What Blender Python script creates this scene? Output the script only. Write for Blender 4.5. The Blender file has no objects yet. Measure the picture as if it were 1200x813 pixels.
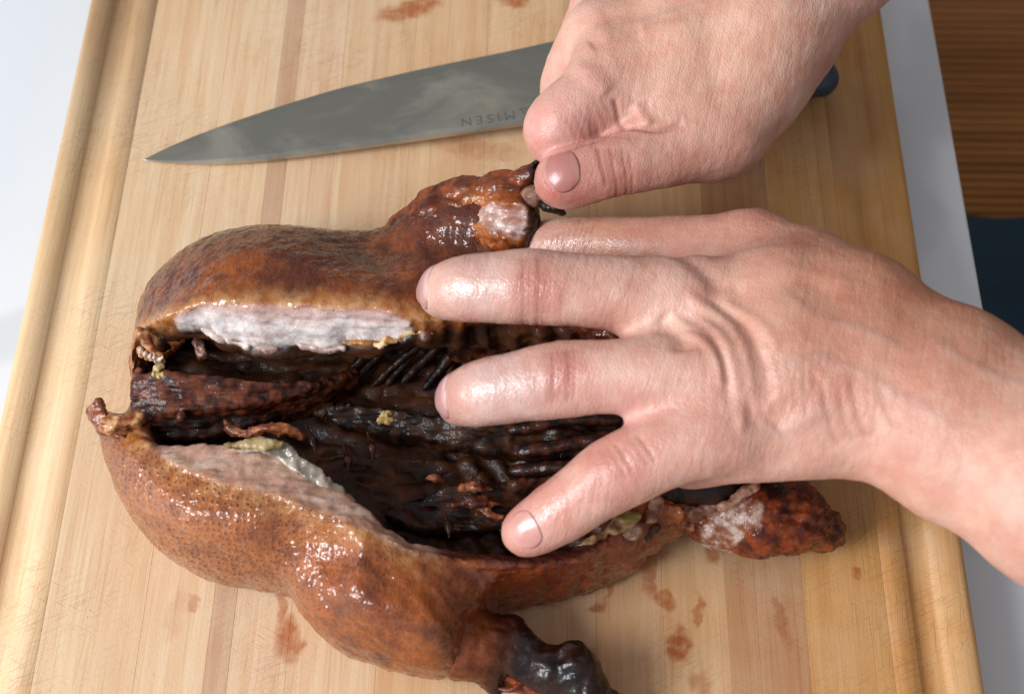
import bpy, bmesh, math, random
import numpy as np
from mathutils import Matrix, Vector
random.seed(7); rng = np.random.default_rng(11)
S = bpy.context.scene
COL = S.collection

# ------------------------------------------------------------------ camera
F_MM, TILT, YAW = 50.0, math.radians(29.83), math.radians(0.82)
CAM = np.array([0.02, -0.2926, 0.5104])
cd = bpy.data.cameras.new('camera'); cam = bpy.data.objects.new('camera', cd); COL.objects.link(cam)
cam.location = CAM; cam.rotation_mode = 'XYZ'; cam.rotation_euler = (TILT, 0, YAW)
cd.lens = F_MM; cd.sensor_width = 36; cd.clip_start = 0.02; cd.clip_end = 20
cd.dof.use_dof = True; cd.dof.focus_distance = 0.548; cd.dof.aperture_fstop = 10.0
S.camera = cam

# ------------------------------------------------------------------ light
W = bpy.data.worlds.new('World'); S.world = W; W.use_nodes = True
_nt = W.node_tree; _bg = _nt.nodes['Background']
_tc = _nt.nodes.new('ShaderNodeTexCoord'); _dp = _nt.nodes.new('ShaderNodeVectorMath'); _dp.operation = 'DOT_PRODUCT'
_dp.inputs[1].default_value = (-0.70, -0.62, 0.35); _nt.links.new(_tc.outputs['Generated'], _dp.inputs[0])
_mr = _nt.nodes.new('ShaderNodeMapRange'); _mr.interpolation_type = 'SMOOTHSTEP'; _mr.inputs[1].default_value = -0.9; _mr.inputs[2].default_value = 1.0
_nt.links.new(_dp.outputs['Value'], _mr.inputs[0])
_mx = _nt.nodes.new('ShaderNodeMix'); _mx.data_type = 'RGBA'; _nt.links.new(_mr.outputs[0], _mx.inputs[0])
_mx.inputs[6].default_value = (0.19, 0.168, 0.145, 1); _mx.inputs[7].default_value = (0.52, 0.56, 0.62, 1)   # room away from / towards the window
_nt.links.new(_mx.outputs[2], _bg.inputs[0]); _bg.inputs[1].default_value = 1.0
def area(name, loc, aim, sx, sy, power, col):
    l = bpy.data.lights.new(name, 'AREA'); l.shape = 'RECTANGLE'; l.size = sx; l.size_y = sy
    l.energy = power; l.color = col
    o = bpy.data.objects.new(name, l); COL.objects.link(o); o.location = loc
    o.rotation_euler = (Vector(aim) - Vector(loc)).to_track_quat('-Z', 'Y').to_euler()
    return o
area('window_light', (-1.36, -0.66, 1.02), (0, 0.0, 0), 0.95, 0.85, 47.0, (0.93, 0.97, 1.0))
S.view_settings.view_transform = 'Standard'; S.view_settings.look = 'None'
S.view_settings.exposure = 0.0; S.view_settings.gamma = 1.0
S.view_settings.use_curve_mapping = False
S.render.engine = 'CYCLES'
S.cycles.max_bounces = 5; S.cycles.diffuse_bounces = 3; S.cycles.glossy_bounces = 3; S.cycles.transmission_bounces = 2

# ------------------------------------------------------------------ helpers
FPX = 1200 * F_MM / 36
_cz, _sz, _ca, _sa = math.cos(YAW), math.sin(YAW), math.cos(TILT), math.sin(TILT)
ROT = np.array([[_cz, -_sz, 0], [_sz, _cz, 0], [0, 0, 1]]) @ np.array([[1, 0, 0], [0, _ca, -_sa], [0, _sa, _ca]])
def P(u, v, z_mm=0.0):
    """survey helper: a traced photo point and its height above the board -> a place in metres"""
    d = ROT @ np.array([(u - 600) / FPX, -(v - 406.5) / FPX, -1.0])
    return CAM + d * ((z_mm * 0.001 - CAM[2]) / d[2])
def PL(pts, z=None): return np.array([P(p[0], p[1], p[2] if len(p) > 2 else z) for p in pts])

def lin(c):
    if isinstance(c, str):
        c = [int(c[i:i+2], 16) / 255 for i in (0, 2, 4)]
    return np.array([x / 12.92 if x <= 0.04045 else ((x + 0.055) / 1.055) ** 2.4 for x in c], float)

def sstep(a, b, x):
    t = np.clip((x - a) / (b - a), 0, 1); return t * t * (3 - 2 * t)
def mix(a, b, t):
    t = np.asarray(t)
    if t.ndim and np.ndim(a) >= 1 and np.shape(a)[-1] == 3: t = t[..., None]
    return a * (1 - t) + b * t

_perm = rng.permutation(512).astype(np.int64); _perm = np.concatenate([_perm, _perm, _perm])
_grad = rng.normal(size=(512, 3)); _grad /= np.linalg.norm(_grad, axis=1)[:, None]
def perlin(p):
    p = np.asarray(p, float); i = np.floor(p).astype(np.int64); f = p - i; i &= 255
    u = f * f * f * (f * (f * 6 - 15) + 10); out = 0
    for dx in (0, 1):
        for dy in (0, 1):
            for dz in (0, 1):
                g = _grad[_perm[_perm[_perm[i[:, 0] + dx] + i[:, 1] + dy] + i[:, 2] + dz]]
                w = (u[:, 0] if dx else 1 - u[:, 0]) * (u[:, 1] if dy else 1 - u[:, 1]) * (u[:, 2] if dz else 1 - u[:, 2])
                out = out + w * (g[:, 0] * (f[:, 0] - dx) + g[:, 1] * (f[:, 1] - dy) + g[:, 2] * (f[:, 2] - dz))
    return out
def fbm(p, s, oct=3, off=0.0):
    p = np.asarray(p, float) * s + off; r = 0; a = 1.0
    for k in range(oct):
        r = r + a * perlin(p); p = p * 2.03 + 17.1; a *= 0.5
    return r
def ridged(p, s, oct=3, off=0.0):
    p = np.asarray(p, float) * s + off; r = 0; a = 1.0
    for k in range(oct):
        r = r + a * (0.5 - np.abs(perlin(p)) * 1.6); p = p * 2.03 + 9.7; a *= 0.5
    return r

class Field:
    """signed distance field on a regular grid, meshed with surface nets"""
    def __init__(self, lo, hi, h):
        self.h = h; self.lo = np.array(lo, float)
        self.n = np.ceil((np.array(hi) - self.lo) / h).astype(int) + 1
        self.ax = [(self.lo[k] + h * np.arange(self.n[k])).astype(np.float32) for k in range(3)]
        self.F = np.full(self.n, 0.03, np.float32)
    def slc(self, lo, hi):
        s = []
        for k in range(3):
            a = int(np.clip(np.floor((lo[k] - self.lo[k]) / self.h), 0, self.n[k] - 1))
            b = int(np.clip(np.ceil((hi[k] - self.lo[k]) / self.h) + 1, a + 1, self.n[k]))
            s.append(slice(a, b))
        return tuple(s)
    def grid(self, s): return self.ax[0][s[0]][:, None, None], self.ax[1][s[1]][None, :, None], self.ax[2][s[2]][None, None, :]
    def cone(self, a, b, ra, rb, k=0.004, flat=None):
        a = np.array(a, float); b = np.array(b, float); m = max(ra, rb) + k + 3 * self.h
        s = self.slc(np.minimum(a, b) - m, np.maximum(a, b) + m); x, y, z = self.grid(s)
        ab = b - a; L2 = max(ab @ ab, 1e-12)
        px, py, pz = x - a[0], y - a[1], z - a[2]
        t = np.clip((px * ab[0] + py * ab[1] + pz * ab[2]) / L2, 0, 1)
        qx, qy, qz = px - t * ab[0], py - t * ab[1], pz - t * ab[2]
        if flat is not None:
            q = np.sqrt(qx * qx + qy * qy + (qz * flat) ** 2) / (1 + (flat - 1) * 0.3)
            d = q - (ra + t * (rb - ra)) / (1 + (flat - 1) * 0.3)
        else:
            d = np.sqrt(qx * qx + qy * qy + qz * qz) - (ra + t * (rb - ra))
        self.join(s, d.astype(np.float32), k)
    def join(self, s, d, k):
        g = self.F[s]
        if k <= 0: self.F[s] = np.minimum(g, d)
        else:
            hh = np.maximum(k - np.abs(g - d), 0) / k
            self.F[s] = np.minimum(g, d) - hh * hh * k * 0.25
    def chain(self, pts, rs, k=0.003, flat=None):
        for i in range(len(pts) - 1): self.cone(pts[i], pts[i + 1], rs[i], rs[i + 1], k, flat)
    def mesh(self):
        F = self.F; I = F < 0
        c = [I[i:I.shape[0]-1+i, j:I.shape[1]-1+j, k:I.shape[2]-1+k] for i in (0, 1) for j in (0, 1) for k in (0, 1)]
        cnt = sum(x.astype(np.int8) for x in c)
        act = np.argwhere((cnt > 0) & (cnt < 8))
        idx = np.full(cnt.shape, -1, np.int64); idx[tuple(act.T)] = np.arange(len(act))
        acc = np.zeros((len(act), 3)); num = np.zeros(len(act))
        off = [(i, j, k) for i in (0, 1) for j in (0, 1) for k in (0, 1)]
        V = {o: F[act[:, 0] + o[0], act[:, 1] + o[1], act[:, 2] + o[2]].astype(float) for o in off}
        for o in off:
            for ax in range(3):
                if o[ax]: continue
                o2 = tuple(o[q] + (q == ax) for q in range(3)); a, b = V[o], V[o2]
                m = (a < 0) != (b < 0); t = np.where(m, a / np.where(m, a - b, 1), 0)
                p = np.tile(np.array(o, float), (len(act), 1)); p[:, ax] = t
                acc[m] += p[m]; num += m
        v = (act + acc / num[:, None]) * self.h + self.lo
        quads = []
        for ax in range(3):
            A = np.take(I, range(0, I.shape[ax] - 1), ax); B = np.take(I, range(1, I.shape[ax]), ax)
            e = np.argwhere(A != B); u, w = (ax + 1) % 3, (ax + 2) % 3
            ok = (e[:, u] > 0) & (e[:, w] > 0) & (e[:, u] < I.shape[u] - 1) & (e[:, w] < I.shape[w] - 1); e = e[ok]
            sgn = A[tuple(e.T)]
            q = []
            for du, dw in ((1, 1), (0, 1), (0, 0), (1, 0)):
                cc = e.copy(); cc[:, u] -= du; cc[:, w] -= dw; q.append(idx[tuple(cc.T)])
            q = np.stack(q, 1); q[~sgn] = q[~sgn][:, ::-1]; quads.append(q)
        return v, np.concatenate(quads)

def relax(v, q, it=2, lam=0.5):
    for _ in range(it):
        acc = np.zeros_like(v); n = np.zeros(len(v))
        for a, b in ((0, 1), (1, 2), (2, 3), (3, 0)):
            for s, t in ((a, b), (b, a)):
                for k in range(v.shape[1]): acc[:, k] += np.bincount(q[:, s], v[q[:, t], k], len(v))
                n += np.bincount(q[:, s], minlength=len(v))
        v = v + lam * (acc / np.maximum(n, 1)[:, None] - v)
    return v
def normals(v, q):
    fn = np.cross(v[q[:, 2]] - v[q[:, 0]], v[q[:, 3]] - v[q[:, 1]]); n = np.zeros_like(v)
    for c in range(4):
        for k in range(3): n[:, k] += np.bincount(q[:, c], fn[:, k], len(v))
    return n / np.maximum(np.linalg.norm(n, axis=1), 1e-12)[:, None]

def mesh_obj(name, v, faces, mat, parent=None, attrs=None, smooth=True):
    me = bpy.data.meshes.new(name); faces = np.asarray(faces) if not isinstance(faces, list) else faces
    if isinstance(faces, np.ndarray):
        nf, k = faces.shape
        me.vertices.add(len(v)); me.vertices.foreach_set('co', np.ascontiguousarray(v, np.float32).ravel())
        me.loops.add(nf * k); me.loops.foreach_set('vertex_index', faces.astype(np.int32).ravel())
        me.polygons.add(nf); me.polygons.foreach_set('loop_start', np.arange(0, nf * k, k, dtype=np.int32))
        me.update(calc_edges=True)
    else: me.from_pydata([tuple(x) for x in v], [], faces); me.update()
    me.polygons.foreach_set('use_smooth', [smooth] * len(me.polygons))
    for nm, a in (attrs or {}).items():
        a = np.asarray(a, np.float32)
        if a.ndim == 2:
            at = me.attributes.new(nm, 'FLOAT_COLOR', 'POINT')
            at.data.foreach_set('color', np.concatenate([a, np.ones((len(a), 1), np.float32)], 1).ravel())
        else:
            at = me.attributes.new(nm, 'FLOAT', 'POINT'); at.data.foreach_set('value', a)
    me.materials.append(mat)
    o = bpy.data.objects.new(name, me); COL.objects.link(o)
    if parent is not None: o.parent = parent
    return o
def submesh(v, q, mask_faces, attrs):
    f = q[mask_faces]; used = np.unique(f); remap = np.full(len(v), -1); remap[used] = np.arange(len(used))
    return v[used], remap[f], {k: a[used] for k, a in attrs.items()}
def thing(name, label, cat, group=None):
    o = bpy.data.objects.new(name, None); COL.objects.link(o); tag(o, label, cat, group); return o
def tag(o, label=None, cat=None, group=None, kind=None):
    if label: o['label'] = label
    if cat: o['category'] = cat
    if group: o['group'] = group
    if kind: o['kind'] = kind
    return o

class M:
    """small node-material builder"""
    def __init__(self, name):
        self.m = bpy.data.materials.new(name); self.m.use_nodes = True
        self.nt = self.m.node_tree; self.b = self.nt.nodes['Principled BSDF']
    def n(self, typ, ins=None, **props):
        nd = self.nt.nodes.new(typ)
        for k, v in props.items(): setattr(nd, k, v)
        for k, v in (ins or {}).items(): self.set(nd.inputs[k], v)
        return nd
    def set(self, sock, v):
        if isinstance(v, bpy.types.NodeSocket): self.nt.links.new(v, sock)
        elif isinstance(v, bpy.types.Node): self.nt.links.new(v.outputs[0], sock)
        else:
            if sock.type == 'RGBA' and len(v) == 3: v = (*v, 1)
            sock.default_value = v
    def attr(self, nm): return self.n('ShaderNodeAttribute', attribute_name=nm)
    def co(self): return self.n('ShaderNodeTexCoord').outputs['Object']
    def map(self, co, scale=(1, 1, 1), rot=(0, 0, 0), loc=(0, 0, 0)):
        if any(rot): co = self.n('ShaderNodeMapping', {'Vector': co, 'Rotation': rot}).outputs[0]
        return self.n('ShaderNodeMapping', {'Vector': co, 'Scale': scale, 'Location': loc}).outputs[0]
    def noise(self, co, sc, det=3, rough=0.55, dist=0.0):
        return self.n('ShaderNodeTexNoise', {'Vector': co, 'Scale': sc, 'Detail': det, 'Roughness': rough, 'Distortion': dist}).outputs[0]
    def vor(self, co, sc, out='Distance', rnd=1.0):
        return self.n('ShaderNodeTexVoronoi', {'Vector': co, 'Scale': sc, 'Randomness': rnd}).outputs[out]
    def ramp(self, fac, a, b, lo=0.0, hi=1.0):
        return self.n('ShaderNodeMapRange', {'Value': fac, 'From Min': a, 'From Max': b, 'To Min': lo, 'To Max': hi}, interpolation_type='SMOOTHSTEP').outputs[0]
    def math(self, op, a, b=0.0, c=0.0):
        return self.n('ShaderNodeMath', {0: a, 1: b, 2: c}, operation=op).outputs[0]
    def mixc(self, fac, a, b, mode='MIX'):
        nd = self.n('ShaderNodeMix', data_type='RGBA', blend_type=mode)
        self.set(nd.inputs[0], fac); self.set(nd.inputs[6], a); self.set(nd.inputs[7], b); return nd.outputs[2]
    def bump(self, h, strength=0.5, dist=0.001, normal=None):
        ins = {'Height': h, 'Strength': strength, 'Distance': dist}
        if normal is not None: ins['Normal'] = normal
        return self.n('ShaderNodeBump', ins).outputs[0]
    def out(self, **kw):
        for k, v in kw.items(): self.set(self.b.inputs[k.replace('_', ' ')], v)
        return self.m

# ------------------------------------------------------------------ materials
def mat_marble():
    m = M('white_marble'); co = m.co()
    d = m.noise(co, 6, 5); w = m.n('ShaderNodeTexWave', {'Vector': m.map(co, (1, 2.2, 1), (0, 0, 0.5)), 'Scale': 1.3, 'Distortion': 9.0, 'Detail': 4.0, 'Detail Scale': 1.4}).outputs[1]
    vein = m.ramp(w, 0.86, 1.0)
    c = m.mixc(m.math('MULTIPLY', vein, 0.22), lin('dfe1e4'), lin('84878e'))
    c = m.mixc(m.ramp(d, 0.35, 0.75, 0, 0.25), c, lin('ccd0d6'))
    return m.out(Base_Color=c, Roughness=0.28)
def mat_wood(stains):
    m = M('maple_board'); co = m.co()
    per = m.n('ShaderNodeObjectInfo')
    tint = m.attr('tint').outputs[0]
    co2 = m.n('ShaderNodeVectorMath', {0: co, 1: m.attr('shift').outputs['Vector']}, operation='ADD').outputs[0]
    warp = m.n('ShaderNodeMapping', {'Vector': co2, 'Scale': (1, 0.045, 1)}).outputs[0]
    g1 = m.noise(warp, 260, 5, 0.6, 0.6); g2 = m.noise(m.map(co2, (1, 0.02, 1)), 900, 3, 0.6)
    g3 = m.noise(m.map(co2, (1, 0.25, 1)), 22, 3)
    c = m.mixc(m.ramp(g1, 0.3, 0.72, 0, 0.5), tint, m.mixc(1.0, tint, lin('e2c4a2'), 'MULTIPLY'))
    c = m.mixc(m.ramp(g2, 0.52, 0.75, 0, 0.30), c, m.mixc(1.0, tint, lin('c09a72'), 'MULTIPLY'))
    c = m.mixc(m.ramp(g3, 0.35, 0.7, 0, 0.30), c, m.mixc(1.0, tint, lin('d9b48c'), 'MULTIPLY'))
    # worn, bleached patches of the working face
    worn = m.ramp(m.noise(co, 14, 4, 0.6), 0.42, 0.68)
    c = m.mixc(m.math('MULTIPLY', worn, 0.22), c, lin('d9c6a8'))
    # knife scratches: thin broken lines in three directions
    tot = None; hb = None
    for k, (ang, sx, sy, th) in enumerate(((0.52, 1300, 75, .66), (0.36, 1000, 50, .68), (0.85, 1400, 110, .68), (-0.45, 1300, 80, .69), (1.48, 1200, 40, .68))):
        q = m.map(co, (sy, sx, 1), (0, 0, -ang + 0.0), (k * 3.1, k * 1.7, 0))
        s = m.ramp(m.noise(q, 1.0, 1.0, 0.5), th - 0.03, th + 0.035)
        tot = s if tot is None else m.math('MAXIMUM', tot, s)
    area_ = m.ramp(m.noise(co, 16, 3), 0.42, 0.66, 0.08, 1.0)
    tot = m.math('MULTIPLY', tot, area_)
    c = m.mixc(m.math('MULTIPLY', tot, 0.22), c, m.mixc(1.0, c, lin('8f6a45'), 'MULTIPLY'))
    pits = m.ramp(m.vor(m.map(co, (1, .35, 1)), 420), 0.10, 0.02)
    pits = m.math('MULTIPLY', pits, m.ramp(m.noise(co, 60, 2), 0.5, 0.7))
    c = m.mixc(m.math('MULTIPLY', pits, 0.7), c, lin('6b431f'))
    # grease and sauce stains, each with its own place and outline
    dn = m.n('ShaderNodeTexNoise', {'Vector': co, 'Scale': 130.0, 'Detail': 4.0}).outputs['Color']
    dn = m.n('ShaderNodeVectorMath', {0: dn, 1: (0.5, 0.5, 0.5)}, operation='SUBTRACT').outputs[0]
    wco = m.n('ShaderNodeVectorMath', {0: dn, 1: (0.008, 0.013, 0), 2: co}, operation='MULTIPLY_ADD').outputs[0]
    st = None
    for (u, v, rx, ry, rot, amt) in stains:
        p = P(u, v); q = m.n('ShaderNodeVectorMath', {0: wco, 1: tuple(p)}, operation='SUBTRACT').outputs[0]
        q = m.n('ShaderNodeMapping', {'Vector': q, 'Rotation': (0, 0, rot)}).outputs[0]
        q = m.n('ShaderNodeVectorMath', {0: q, 1: (1 / rx, 1 / ry, 0)}, operation='MULTIPLY').outputs[0]
        l = m.n('ShaderNodeVectorMath', {0: q}, operation='LENGTH').outputs['Value']
        s = m.ramp(l, 1.25, 0.55, 0, amt * 1.0); st = s if st is None else m.math('MAXIMUM', st, s)
    st = m.math('MULTIPLY', st, m.ramp(m.noise(co, 180, 3), 0.3, 0.6, 0.55, 1.0)) if st is not None else 0.0
    c = m.mixc(st, c, m.mixc(1.0, c, lin('c4742a'), 'MULTIPLY'))
    h = m.math('SUBTRACT', m.math('MULTIPLY', g2, 0.35), m.math('MULTIPLY', tot, 0.55))
    h = m.math('SUBTRACT', h, m.math('MULTIPLY', pits, 0.7))
    h = m.math('ADD', h, m.math('MULTIPLY', m.noise(co, 600, 3), 0.4))
    rg = m.ramp(m.noise(co, 40, 3), 0.3, 0.7, 0.50, 0.66)
    rg = m.math('SUBTRACT', rg, m.math('MULTIPLY', st, 0.22))
    return m.out(Base_Color=c, Roughness=rg, Normal=m.bump(h, 0.42, 0.0006))
STAINS = [(480, 12, .017, .006, -.35, .8), (600, 0, .008, .005, 0, .8), (337, 745, .0048, .008, .1, .8), (343, 762, .0035, .006, 0, .7), (330, 715, .0015, .010, -.3, .7),
          (797, 757, .0046, .0068, 0, .85), (778, 700, .006, .0028, .8, .75), (700, 711, .005, .0022, -.3, .7), (818, 715, .0018, .009, .1, .65),
          (712, 690, .0013, .006, 0, .7), (762, 668, .003, .010, .1, .6), (838, 645, .004, .006, .2, .65), (750, 640, .012, .009, 0, .55), (915, 725, .003, .010, -.2, .45),
          (1005, 673, .0022, .0026, 0, .55), (820, 803, .005, .004, .5, .5), (226, 709, .0022, .0028, 0, .45), (640, 700, .010, .004, -.3, .4), (205, 720, .004, .010, .2, .2), (690, 765, .004, .003, 0, .3), (560, 175, .02, .006, .1, .35)]

def mat_skin():
    m = M('wet_skin'); co = m.co(); a = m.attr('Col').outputs['Color']; wet = m.attr('wet').outputs['Fac']
    blot = m.noise(co, 95, 4, 0.6); fine = m.noise(co, 420, 3, 0.6)
    c = m.mixc(m.ramp(blot, 0.38, 0.66, 0, 0.30), a, m.mixc(1.0, a, lin('eaaea4'), 'MULTIPLY'))
    c = m.mixc(m.ramp(fine, 0.45, 0.75, 0, 0.16), c, m.mixc(1.0, a, lin('ffd9c0'), 'MULTIPLY'))
    fr = m.ramp(m.vor(co, 95), 0.075, 0.03); fr = m.math('MULTIPLY', fr, m.ramp(m.noise(co, 40, 1), 0.55, 0.7, 0, 0.45))
    c = m.mixc(fr, c, lin('8a4a35'))
    # fine criss-cross lines of the skin, along and across
    cells = m.n('ShaderNodeTexVoronoi', {'Vector': m.map(co, (1.0, 0.55, 1)), 'Scale': 900.0}, feature='DISTANCE_TO_EDGE').outputs['Distance']
    cells = m.ramp(cells, 0.0, 0.22)
    lines = m.n('ShaderNodeTexNoise', {'Vector': m.map(co, (1, 0.16, 0.4), (0, 0, 0.12)), 'Scale': 620.0, 'Detail': 3.0, 'Distortion': 0.4}).outputs[0]
    h = m.math('ADD', m.math('MULTIPLY', cells, 0.45), m.math('MULTIPLY', lines, m.attr('crepe').outputs['Fac']))
    h = m.math('ADD', h, m.math('MULTIPLY', fine, 0.5))
    xl = m.n('ShaderNodeTexNoise', {'Vector': m.map(co, (1, 0.10, 0.3), (0, 0, 0.25)), 'Scale': 330.0, 'Detail': 2.0, 'Distortion': 0.8}).outputs[0]
    h = m.math('ADD', h, m.math('MULTIPLY', m.ramp(xl, 0.35, 0.62), 0.55))
    b = m.bump(h, 0.36, 0.00050)
    film_sheen = m.noise(co, 210, 3, 0.5)
    rg = m.math('SUBTRACT', 0.52, m.math('MULTIPLY', wet, m.ramp(film_sheen, 0.3, 0.62, 0.22, 0.36)))
    m.b.subsurface_method = 'RANDOM_WALK'
    return m.out(Base_Color=c, Roughness=rg, Normal=b, Subsurface_Weight=0.14, Subsurface_Radius=(1.0, 0.35, 0.2), Subsurface_Scale=0.0035,
                 Coat_Weight=m.math('MULTIPLY', wet, 0.55), Coat_Roughness=0.13, Coat_Normal=m.bump(m.noise(co, 340, 3, 0.6), 0.75, 0.0008))
def mat_nail():
    m = M('fingernail'); co = m.co(); a = m.attr('Col').outputs['Color']
    return m.out(Base_Color=a, Roughness=0.34, Subsurface_Weight=0.15, Subsurface_Radius=(1, .4, .3), Subsurface_Scale=0.002,
                 Coat_Weight=0.35, Coat_Roughness=0.18, Normal=m.bump(m.noise(co, 300, 2), 0.3, 0.0005))
def mat_duck():
    m = M('roast_skin'); co = m.co(); a = m.attr('Col').outputs['Color']; pore = m.attr('pore').outputs['Fac']; rgh = m.attr('rough').outputs['Fac']; fib = m.attr('fib').outputs['Fac']
    # feather follicles
    # laid out on the skin seen square-on to the flank
    sx = m.n('ShaderNodeSeparateXYZ', {0: co})
    fl = m.math('ADD', m.math('MULTIPLY', sx.outputs[1], 0.8), m.math('MULTIPLY', sx.outputs[2], 0.6))
    pc = m.n('ShaderNodeCombineXYZ', {0: sx.outputs[0], 1: fl, 2: 0.0}).outputs[0]
    wob = m.n('ShaderNodeTexNoise', {'Vector': co, 'Scale': 60.0, 'Detail': 1.0}).outputs['Color']
    pc = m.n('ShaderNodeVectorMath', {0: wob, 1: (0.005, 0.005, 0), 2: pc}, operation='MULTIPLY_ADD').outputs[0]
    vd = m.n('ShaderNodeTexVoronoi', {'Vector': pc, 'Scale': 410.0, 'Randomness': 0.5}, voronoi_dimensions='2D').outputs['Distance']
    dot = m.math('MULTIPLY', m.ramp(m.math('ADD', vd, m.math('MULTIPLY', m.noise(co, 700, 2), 0.22)), 0.40, 0.22), pore)
    vs = vd
    c = m.mixc(m.math('MULTIPLY', dot, 0.72), a, lin('42180a'))
    mot = m.noise(co, 300, 4, 0.65)
    c = m.mixc(m.ramp(mot, 0.42, 0.72, 0, 0.45), c, m.mixc(1.0, c, lin('b06a3a'), 'MULTIPLY'))
    fleck = m.math('MULTIPLY', m.ramp(m.noise(co, 620, 3, 0.6), 0.52, 0.70, 0, 0.55), m.math('ADD', pore, 0.12))
    c = m.mixc(fleck, c, m.mixc(1.0, c, (1.9, 1.8, 1.7), 'MULTIPLY'))
    big = m.noise(co, 60, 4, 0.6)
    c = m.mixc(m.ramp(big, 0.5, 0.75, 0, 0.35), c, m.mixc(1.0, c, lin('a05a30'), 'MULTIPLY'))
    fn = m.n('ShaderNodeTexNoise', {'Vector': m.map(co, (0.22, 1, 1), (0, 0, 0.12)), 'Scale': 480.0, 'Detail': 4.0, 'Roughness': 0.65}).outputs[0]
    c = m.mixc(m.math('MULTIPLY', fib, m.ramp(fn, 0.4, 0.65, 0, 0.45)), c, m.mixc(1.0, c, lin('b07a5c'), 'MULTIPLY'))
    h = m.math('MULTIPLY', m.noise(co, 560, 4, 0.65), 0.9)
    h = m.math('ADD', h, m.math('MULTIPLY', m.noise(co, 230, 3, 0.6), 0.8))
    h = m.math('MULTIPLY', h, m.math('SUBTRACT', 1.0, m.math('MULTIPLY', m.attr('calm').outputs['Fac'], 0.75)))
    h = m.math('SUBTRACT', h, m.math('MULTIPLY', dot, 0.7))
    h = m.math('SUBTRACT', h, m.math('MULTIPLY', m.math('MULTIPLY', vs, pore), 0.9))
    h = m.math('ADD', h, m.math('MULTIPLY', m.math('MULTIPLY', fn, fib), 0.9))
    hc = m.math('ADD', m.math('MULTIPLY', m.noise(co, 320, 2, 0.5), 1.0), m.math('MULTIPLY', m.noise(co, 110, 2, 0.5), 1.6))
    hc = m.math('SUBTRACT', hc, m.math('MULTIPLY', m.math('MULTIPLY', vs, pore), 0.7))
    rg = m.math('ADD', rgh, m.ramp(m.noise(co, 160, 3), 0.3, 0.7, -0.08, 0.14))
    return m.out(Base_Color=c, Roughness=rg, Normal=m.bump(h, 0.55, 0.0010), Coat_Weight=m.attr('coat').outputs['Fac'], Coat_Roughness=0.10, Specular_IOR_Level=0.18,
                 Coat_Normal=m.bump(hc, 0.75, 0.0013))
def mat_steel():
    m = M('blade_steel'); co = m.co()
    g = m.noise(m.map(co, (0.02, 1, 1)), 900, 3); sm = m.noise(m.map(co, (0.5, 1, 1), (0, 0, 0.3)), 18, 5, 0.65, 1.2)
    film_sheen = m.ramp(sm, 0.42, 0.68)
    c = m.mixc(m.math('MULTIPLY', film_sheen, 0.6), lin('a8a59b'), lin('ddd5c0'))  # grease smears; their pale patches also paint in a soft reflection
    rg = m.math('ADD', m.math('ADD', 0.20, m.math('MULTIPLY', g, 0.10)), m.math('MULTIPLY', film_sheen, 0.16))
    return m.out(Base_Color=c, Metallic=0.95, Roughness=rg, Normal=m.bump(m.math('ADD', g, m.math('MULTIPLY', film_sheen, 0.6)), 0.05, 0.0003))
def mat_plain(name, c, rough=0.5, var=0.2, sc=80, bump=0.15, **kw):
    m = M(name); co = m.co(); base = lin(c)
    cc = m.mixc(m.ramp(m.noise(co, sc, 4), 0.3, 0.7, 0, 1), tuple(base), tuple(base * (1 - var)))
    return m.out(Base_Color=cc, Roughness=rough, Normal=m.bump(m.noise(co, sc * 6, 3), bump, 0.0005), **kw)
MSK = mat_skin(); MNL = mat_nail(); MDK = mat_duck(); MST = mat_steel(); MMB = mat_marble()

# ------------------------------------------------------------------ setting
BT = 0.025            # board thickness; board top is z = 0
def box(name, lo, hi, mat, parent=None, bev=0.0):
    bm = bmesh.new(); bmesh.ops.create_cube(bm, size=1)
    for v in bm.verts: v.co = Vector([lo[k] + (v.co[k] + .5) * (hi[k] - lo[k]) for k in range(3)])
    if bev: bmesh.ops.bevel(bm, geom=bm.edges[:], offset=bev, segments=3, affect='EDGES', profile=0.5)
    me = bpy.data.meshes.new(name); bm.to_mesh(me); bm.free(); me.materials.append(mat)
    me.polygons.foreach_set('use_smooth', [bool(bev)] * len(me.polygons))
    o = bpy.data.objects.new(name, me); COL.objects.link(o)
    if parent is not None: o.parent = parent
    return o
cx = P(1088, 0, -25)[0] * .5 + P(1155, 365, -25)[0] * .5
tag(box('countertop', (-1.4, -1.2, -BT - 0.03), (cx, 1.2, -BT), MMB, bev=0.002), kind='structure')

def make_floor():
    # brown slatted floor, fine ribs running across
    ys = []; y = -1.6
    v = []; f = []; z0 = -0.29; pitch = 0.0070
    n = int(3.4 / pitch); prof = [(0.0, -0.0060), (0.20, -0.0020), (0.40, 0.0), (0.62, 0.0), (0.82, -0.0020)]
    for i in range(n):
        for (t, dz) in prof:
            for x in (-1.4, 2.2): v.append((x, -1.2 + (i + t) * pitch, z0 + dz))
    rows = len(v) // 2
    f = [(2 * r, 2 * r + 1, 2 * r + 3, 2 * r + 2) for r in range(rows - 1)]
    m = M('brown_ribbed_wood'); co = m.co()
    g = m.noise(m.map(co, (0.06, 1, 1)), 60, 4, 0.6)
    c = m.mixc(m.ramp(g, 0.3, 0.7), lin('b97a3c'), lin('965c28'))
    c = m.mixc(m.ramp(m.noise(co, 3, 2), 0.4, 0.7, 0, 0.4), c, lin('c08a4a'))
    m.out(Base_Color=c, Roughness=0.5)
    return tag(mesh_obj('floor', np.array(v), f, m.m, smooth=False), kind='structure')
make_floor()

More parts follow.
